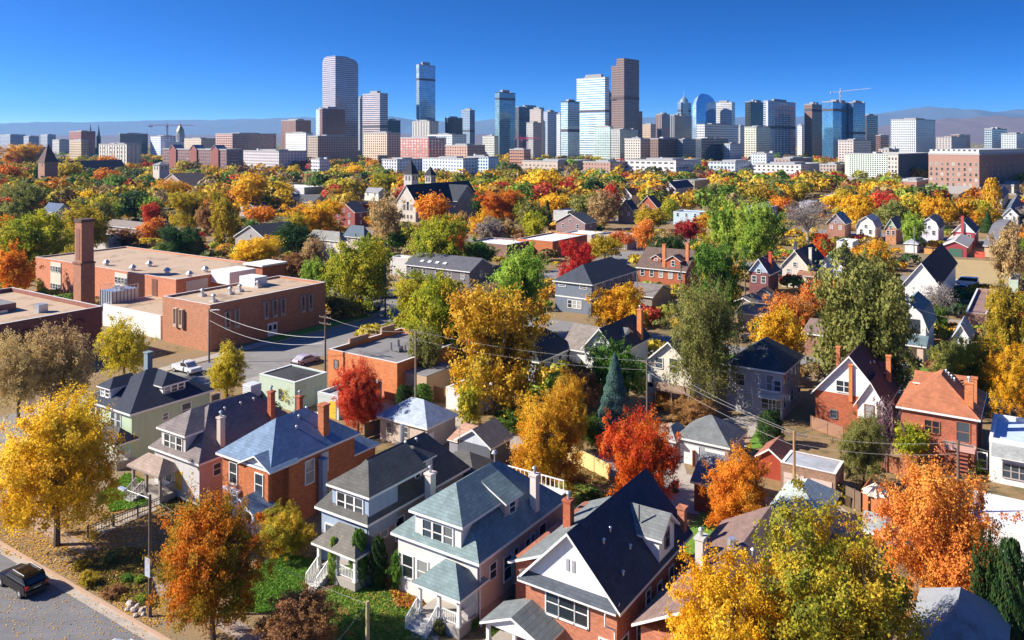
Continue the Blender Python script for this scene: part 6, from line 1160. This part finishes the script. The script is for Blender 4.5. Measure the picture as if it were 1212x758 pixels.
# fences
def fence(pts,h_,m,label,step=2.4,px=True,kind='fence',slats=True):
    P=[at(*p) for p in pts] if px else pts; g=empty(kind,P[0],0,label,'fence'); O=P[0]
    for p,q in zip(P,P[1:]):
        d=q-p; L=d.length; a=math.atan2(d.y,d.x); b=MB()
        if slats: b.box(0,L,-.03,.03,.08,h_,m)
        else:
            for z in (.3,.8,1.3): 
                if z<h_: b.box(0,L,-.02,.02,z,z+.08,m)
            for i in range(int(L/.25)): b.box(i*.25,i*.25+.03,-.015,.015,.1,h_,m)
        b.box(0,L,-.05,.05,h_,h_+.06,m); b.build('panel',g,p-O,a)
        for i in range(int(L/step)+1): o=MB().box(-.06,.06,-.07,.07,0,h_+.12,m).build('post',g,p-O+d*(min(1,i*step/L)))
    return g
fence([(670,545),(722,572)],1.9,mat('plank',(.72,.52,.22)),'sunlit yellow wooden fence below the spruce')
fence([(987,592),(1019,607)],1.9,mat('plank',(.18,.12,.08)),'brown wooden fence right of the brick double garage'); fence([(1019,606),(1056,621)],2.0,mat('plank',(.52,.17,.06)),'rust-orange fence before the folded market umbrella'); fence([(1019,606),(1032,588)],2.0,mat('plank',(.48,.16,.06)),'rust-orange side fence left of the folded market umbrella')
fence([(1035,556),(1078,566)],1.8,mat('plank',(.4,.15,.07)),'rust-orange fence behind the folded market umbrella'); fence([(500,470),(530,478)],1.9,mat('plank',(.5,.26,.10)),'orange-brown fence left of the low white garage')
fence([(262,500),(312,476)],1.6,mat('plank',(.06,.06,.05)),'dark green fence running along the school street beside the sage shop'); fence([(470,478),(500,470)],1.9,mat('plank',(.25,.15,.09)),'brown fence behind the dark green columns'); fence([(432,520),(470,507)],1.8,mat('plank',(.22,.16,.11)),'shaded fence right of the scarlet tree')
fence([(1094,301),(1118,303)],1.8,mat('plank',(.55,.28,.08)),'orange fence left of the crimson garage'); fence([(1153,305),(1166,306)],1.8,mat('plank',(.6,.10,.06)),'bright red fence right of the crimson garage'); fence([(104,637),(190,601)],1.0,mat('metal',(.12,.12,.12)),'black iron railing in front of the pale green house',slats=False)
fence([(820,553),(860,533)],1.7,mat('plank',(.42,.15,.07)),'rusty fence between the pyramid-roofed garage and the dark red brick garage')
g=fence([(960,508),(998,522)],1.6,mat('plank',(.3,.16,.10)),'brown garden fence left of the maroon-roofed brick house')
# folded umbrella, satellite dish, bins
g=empty('market_umbrella',at(1036,608),0,'folded cream market umbrella inside the rust-orange fence','umbrella'); MB().tube((0,0,0),(0,0,2.6),.03,.03,METG,6).build('pole',g); b=MB(); n=10; cr=mat('paint',(.75,.66,.5))
for i in range(n): a0=2*math.pi*i/n; a1=2*math.pi*(i+1)/n; am=(a0+a1)/2; b.poly([(0,0,3.0),(1.3*math.cos(a0),1.3*math.sin(a0),2.0),(1.0*math.cos(am),1.0*math.sin(am),1.95)],cr).poly([(0,0,3.0),(1.0*math.cos(am),1.0*math.sin(am),1.95),(1.3*math.cos(a1),1.3*math.sin(a1),2.0)],cr)
b.build('canopy',g)
# cars
def smooth_box(profile,w,m,name,par,inset=.0):
    """side profile (x,z) extruded across the width with rounded shoulders"""
    b=MB(); n=len(profile); ys=[-w/2,-w/2+.12,w/2-.12,w/2]; vs=[]
    cz=sum(p[1] for p in profile)/n; cx=sum(p[0] for p in profile)/n
    for i,y in enumerate(ys):
        k=.95 if i in(0,3) else 1
        for x,z in profile: vs.append((cx+(x-cx)*k,y,cz+(z-cz)*k))
    fs=[(i*n+j,i*n+(j+1)%n,(i+1)*n+(j+1)%n,(i+1)*n+j) for i in range(3) for j in range(n)]+[tuple(range(n-1,-1,-1)),tuple(range(3*n,4*n))]
    b.faces(vs,fs,m); return b.build(name,par)
def car(P,rz,col,label,kind='suv'):
    nm={'suv':'parked_car','sedan':'parked_car','pickup':'pickup_truck','van':'van'}[kind]; g=empty(nm,P,rz,label,{'pickup':'pickup truck','van':'van'}.get(kind,'car')); m=mat('gloss',col); gl=mat('glass',(.02,.025,.03)); bk=mat('stucco',(.03,.03,.03)); w=1.9
    if kind=='suv': bp=[(-2.38,.35),(-2.42,.7),(-2.36,.95),(-2.2,1.06),(.9,1.04),(1.6,.98),(2.15,.88),(2.38,.7),(2.42,.5),(2.36,.35)]; cp=[(-2.3,1.02),(-1.95,1.46),(-1.7,1.56),(-1.2,1.6),(-.2,1.6),(.2,1.55),(.45,1.45),(1.15,1.02)]
    elif kind=='sedan': bp=[(-2.3,.3),(-2.3,.85),(-2.2,.98),(1.2,.98),(2.2,.8),(2.3,.7),(2.3,.3)]; cp=[(-1.8,.96),(-1.1,1.38),(-.8,1.42),(.1,1.42),(.4,1.38),(1.2,.96)]
    elif kind=='pickup': bp=[(-2.7,.45),(-2.7,1.1),(-.6,1.1),(1.3,1.12),(2.5,1.05),(2.6,.85),(2.6,.45)]; cp=[(-.7,1.1),(-.6,1.75),(-.4,1.82),(.7,1.82),(.9,1.75),(1.5,1.1)]
    else: bp=[(-2.6,.4),(-2.6,1.2),(1.9,1.2),(2.5,1.0),(2.6,.8),(2.6,.4)]; cp=[(-2.58,1.18),(-2.5,2.1),(-2.3,2.15),(1.0,2.15),(1.3,2.05),(2.0,1.18)]
    smooth_box(bp,w,m,'body',g); c_=smooth_box(cp,w*.86,m,'cabin',g)
    xs=[p[0] for p in cp]; zs=[p[1] for p in cp]; z0=min(zs)+.06; z1=max(zs)-.14
    for s in (-1,1):
        y=s*w*.43; b=MB(); b.poly([(cp[0][0]+.3,y+s*.012,z0),(cp[-1][0]-.25,y+s*.012,z0),(cp[-2][0]-.1,y+s*.005,z1),(cp[1][0]+.15,y+s*.005,z1)],gl); b.build('side_window',c_)
    b=MB(); p0,p1=Vector((cp[0][0],0,cp[0][1])),Vector((cp[1][0],0,cp[1][1])); a=p0.lerp(p1,.15); q=p0.lerp(p1,.85); b.poly([(a.x-.02,-.68,a.z),(q.x-.02,-.6,q.z),(q.x-.02,.6,q.z),(a.x-.02,.68,a.z)],gl); b.build('rear_window',c_)
    b=MB(); p0,p1=Vector((cp[-1][0],0,cp[-1][1])),Vector((cp[-2][0],0,cp[-2][1])); a=p0.lerp(p1,.12); q=p0.lerp(p1,.88); b.poly([(a.x+.02,-.7,a.z),(a.x+.02,.7,a.z),(q.x+.02,.6,q.z),(q.x+.02,-.6,q.z)],gl); b.build('windscreen',c_)
    for x in (bp[0][0]+.85,bp[-1][0]-.85):
        for s in (-1,1):
            o=MB().tube((x,s*.72,.34),(x,s*.97,.34),.34,.34,bk,16).build('wheel',g); MB().tube((x,s*.9,.34),(x,s*.985,.34),.2,.18,mat('metal',(.6,.6,.6)),10).build('rim',o)
    for s in (-1,1): MB().box(bp[0][0]-.02,bp[0][0]+.1,s*.75-.13,s*.75+.13,.78,1.02,mat('gloss',(.4,.02,.02))).build('tail_light',g); MB().box(bp[-1][0]-.12,bp[-1][0]+.02,s*.72-.16,s*.72+.16,.62,.8,mat('gloss',(.7,.7,.7))).build('headlight',g)
    MB().box(bp[0][0]-.03,bp[0][0]-.005,-.26,.26,.66,.8,mat('paint',(.7,.7,.68))).build('number_plate',g); MB().box(bp[0][0]-.08,bp[0][0]+.02,-.9,.9,.38,.6,bk).build('bumper',g)
    if kind=='suv':
        for s in (-1,1): MB().tube((-1.7,s*.66,1.66),(.1,s*.66,1.66),.03,.03,mat('metal',(.8,.8,.8)),6).build('roof_rail',g)
    return g
LF=math.atan2(-V.y,-V.x); UP=math.atan2(U.y,U.x)
car(gp(-68.6,31.9,.02),LF,(.004,.004,.005),'black estate car with silver roof rails parked at the kerb, lower left corner'); lm('the black parked car',35,675)
car(at(221,441),LF+math.pi,(.65,.66,.68),'white pickup truck parked behind the pale green house','pickup'); car(at(362,430),UP,(.45,.38,.5),'small lavender car on the school street beyond the sage shop','sedan')
car(at(444,349),UP,(.2,.3,.45),'blue car parked near the yellow green tree by the school street','sedan'); car(at(466,351),UP,(.75,.75,.75),'white car right of the blue car by the school street'); car(at(1068,443),LF,(.03,.035,.045),'dark car parked behind the rust-roofed brick house'); car(at(964,446),LF,(.55,.62,.7),'pale blue car on the street left of the maroon-roofed brick house','sedan')
car(at(1137,344),LF,(.12,.2,.35),'blue car beside the dry field','sedan'); car(at(1144,338),LF,(.8,.8,.8),'white van beside the dry field behind the blue car','van'); car(at(80,288),UP,(.7,.7,.72),'white car left of the tall brick chimney beyond the yellow green tree'); car(at(808,266),LF,(.6,.62,.66),'silver car on the far street above the crimson tree','sedan')
car(at(790,296),LF,(.25,.35,.45),'grey-blue car behind the brown-roofed brick house','sedan'); car(at(893,404),LF,(.03,.03,.04),'dark car under the brown bushes above the yellow tree','sedan'); car(at(170,757)+Vector((0,-3.2,0)),LF,(.3,.36,.45),'blue-grey parked car with roof rack just below the frame by the street lamp pole')
# garden stones, steps
rs=random.Random(4); g=empty('rock_border',at(160,715),0,'line of pale garden rocks between kerb and street lamp pole','rocks')
for i in range(14):
    b=MB(); P=at(150+rs.random()*26,712+rs.random()*18)-at(160,715); s=rs.uniform(.15,.32); vs=[]
    for k in range(3):
        for j in range(6): a=j*1.047+rs.random()*.4; r_=s*(1,.9,.45)[k]*rs.uniform(.8,1.15); vs.append((P.x+r_*math.cos(a),P.y+r_*math.sin(a),(0,.5,.9)[k]*s))
    b.faces(vs,[(k*6+j,k*6+(j+1)%6,k*6+6+(j+1)%6,k*6+6+j) for k in (0,1) for j in range(6)]+[tuple(range(12,18))],mat('stucco',(.5,.42,.36),ns=5)); b.build('rock',g)
BIN={}
for q,(x,y,col,lab) in enumerate(((799,583,(.05,.09,.05),'dark green wheelie bin by the alley drive behind the red and orange tree'),(1006,600,(.08,.05,.03),'brown wheelie bin in front of the brown wooden fence'),(897,562,(.03,.03,.05),'black wheelie bin beside the little dark red shed'),(520,500,(.05,.09,.16),'blue wheelie bin below the low white garage'),(1150,570,(.05,.1,.06),'green wheelie bin behind the rust-roofed brick house'))):
    g=empty('wheelie_bin',at(x,y),-TH+q,lab,'bin'); m=mat('paint',col); b=MB(); b.faces([(-.25,-.28,.08),(.25,-.28,.08),(.25,.28,.08),(-.25,.28,.08),(-.3,-.36,1.0),(.3,-.36,1.0),(.3,.36,1.0),(-.3,.36,1.0)],[(0,3,2,1),(0,1,5,4),(1,2,6,5),(2,3,7,6),(3,0,4,7),(4,5,6,7)],m); b.build('bin_body',g)
    MB().box(-.32,.32,-.4,.38,1.0,1.06,m).build('lid',g)
    for s in (-1,1): MB().tube((s*.2,.3,.1),(s*.28,.3,.1),.1,.1,mat('stucco',(.03,.03,.03)),8).build('wheel',g)
# fallen leaves and grass
def scatter(name,pts,n,size,cols,seed,z=.03,up=False,spread=.5):
    rs=np.random.RandomState(seed); P=[at(*p) for p in pts]; A=np.array([[p.x,p.y] for p in P]); lo,hi=A.min(0),A.max(0); out=[]
    while len(out)<n:
        q=lo+(hi-lo)*rs.rand(2); inside=False; j=len(A)-1
        for i in range(len(A)):
            if (A[i,1]>q[1])!=(A[j,1]>q[1]) and q[0]<(A[j,0]-A[i,0])*(q[1]-A[i,1])/(A[j,1]-A[i,1])+A[i,0]: inside=not inside
            j=i
        if inside: out.append(q)
    p=np.c_[np.array(out),z+rs.rand(n)*.03]; N=np.tile([[0,0,1.]],(n,1))
    if up: N=rs.normal(0,1,(n,3)); N[:,2]*=.2; p[:,2]+=size*.35
    nn=N+rs.normal(0,.3,(n,3)); v,f_=leaf_quads(p,N if up else N*2.5,size,rs); c_=np.array(cols)[rs.choice(len(cols),n)]*rs.uniform(.8,1.2,(n,1))
    me=np_mesh(name,v,f_,col=c_); me.materials.append(MC['farfol']); o=bpy.data.objects.new(name,me); COL.objects.link(o); tag(o,kind='stuff')
scatter('fallen_leaves',[(-20,610),(200,600),(260,700),(180,745),(60,672),(-20,650)],11000,.13,[PAL['yellow'][1],PAL['gold'][1],PAL['tan'][1],PAL['tan'][0]],1)
scatter('fallen_leaves',[(-20,690),(60,672),(180,748),(160,765),(20,765)],900,.10,[PAL['yellow'][1],PAL['tan'][1]],2,z=.02)
scatter('fallen_leaves',[(640,560),(720,548),(745,590),(730,625),(660,605)],2500,.13,[PAL['gold'][1],PAL['orange'][1],PAL['brown'][1]],3,z=.06)
scatter('fallen_leaves',[(400,695),(520,690),(560,740),(430,760)],1500,.12,[PAL['gold'][1],PAL['tan'][1],PAL['brown'][1]],5,z=.06)
scatter('ground_cover',[(100,655),(170,650),(185,720),(140,712),(95,690)],6000,.28,[PAL['olive gold'][1],PAL['olive'][1],PAL['tan'][0],PAL['brown'][1]],6,up=True)
scatter('ground_cover',[(205,560),(260,600),(300,620),(240,640),(190,600)],2500,.3,[PAL['olive'][0],PAL['brown'][0],PAL['olive'][1]],7,up=True)
scatter('ground_cover',[(455,690),(500,690),(500,725),(470,720)],1500,.28,[PAL['brown'][1],PAL['olive gold'][1],PAL['orange'][0]],8,up=True)
scatter('ground_cover',[(655,555),(720,550),(720,575),(670,570)],2500,.35,[PAL['tan'][1],PAL['brown'][1],PAL['olive'][1]],9,up=True)
scatter('grass',[(268,722),(283,690),(330,655),(372,663),(362,702),(330,728)],9000,.13,[(.16,.32,.03),(.22,.38,.04),(.12,.25,.03)],10,z=.05,up=True)
scatter('grass',[(383,703),(400,694),(470,700),(500,725),(520,780),(380,790)],9000,.13,[(.15,.30,.03),(.21,.36,.04),(.3,.3,.06)],12,z=.05,up=True)
scatter('grass',[(118,585),(150,560),(185,575),(176,600),(130,607)],4000,.16,[(.15,.32,.03),(.24,.38,.04)],13,z=.05,up=True)
# ------------------------------------------------------------------ labels of the many trees: what they look like and what they stand beside
used=set()
def words(s): return len(s.split())
def rel(px,py,L):
    dx,dy=px-L[1],py-L[2]
    if abs(dx)>abs(dy)*1.1: return ('just ' if abs(dx)<45 else '')+('right of' if dx>0 else 'left of')
    return ('just ' if abs(dy)<28 else '')+('below' if dy>0 else 'above')
for o,a,px,py in AUTO:
    pal,shp,cat,hm=a; near=sorted(LM,key=lambda L:math.hypot(px-L[1],(py-L[2])*1.3))[:7]; sz='small ' if hm<5 and cat=='tree' else 'tall ' if hm>13 else ''
    heads=[f'{pal} {cat}',f'{shp} {pal} {cat}',f'{sz}{shp} {pal} {cat}']; done=None; c_=[]
    for L in near[:3]:
        for hd in heads: c_.append(f'{hd} {rel(px,py,L)} {L[0]}')
    for i in range(6):
        for j in range(i+1,7): c_.append(f'{shp} {pal} {cat} {rel(px,py,near[i])} {near[i][0]}, {rel(px,py,near[j])} {near[j][0]}')
    for s in c_:
        if s not in used and 4<=words(s)<=16: done=s; break
    if not done:
        done=c_[-1]; k=2
        while done in used or words(done)>16: done=f'{("second","third","fourth","fifth","sixth")[min(4,k-2)]} {shp} {pal} {cat} {rel(px,py,near[k%6])} {near[k%6][0]}'; k+=1
    used.add(done); o['label']=done
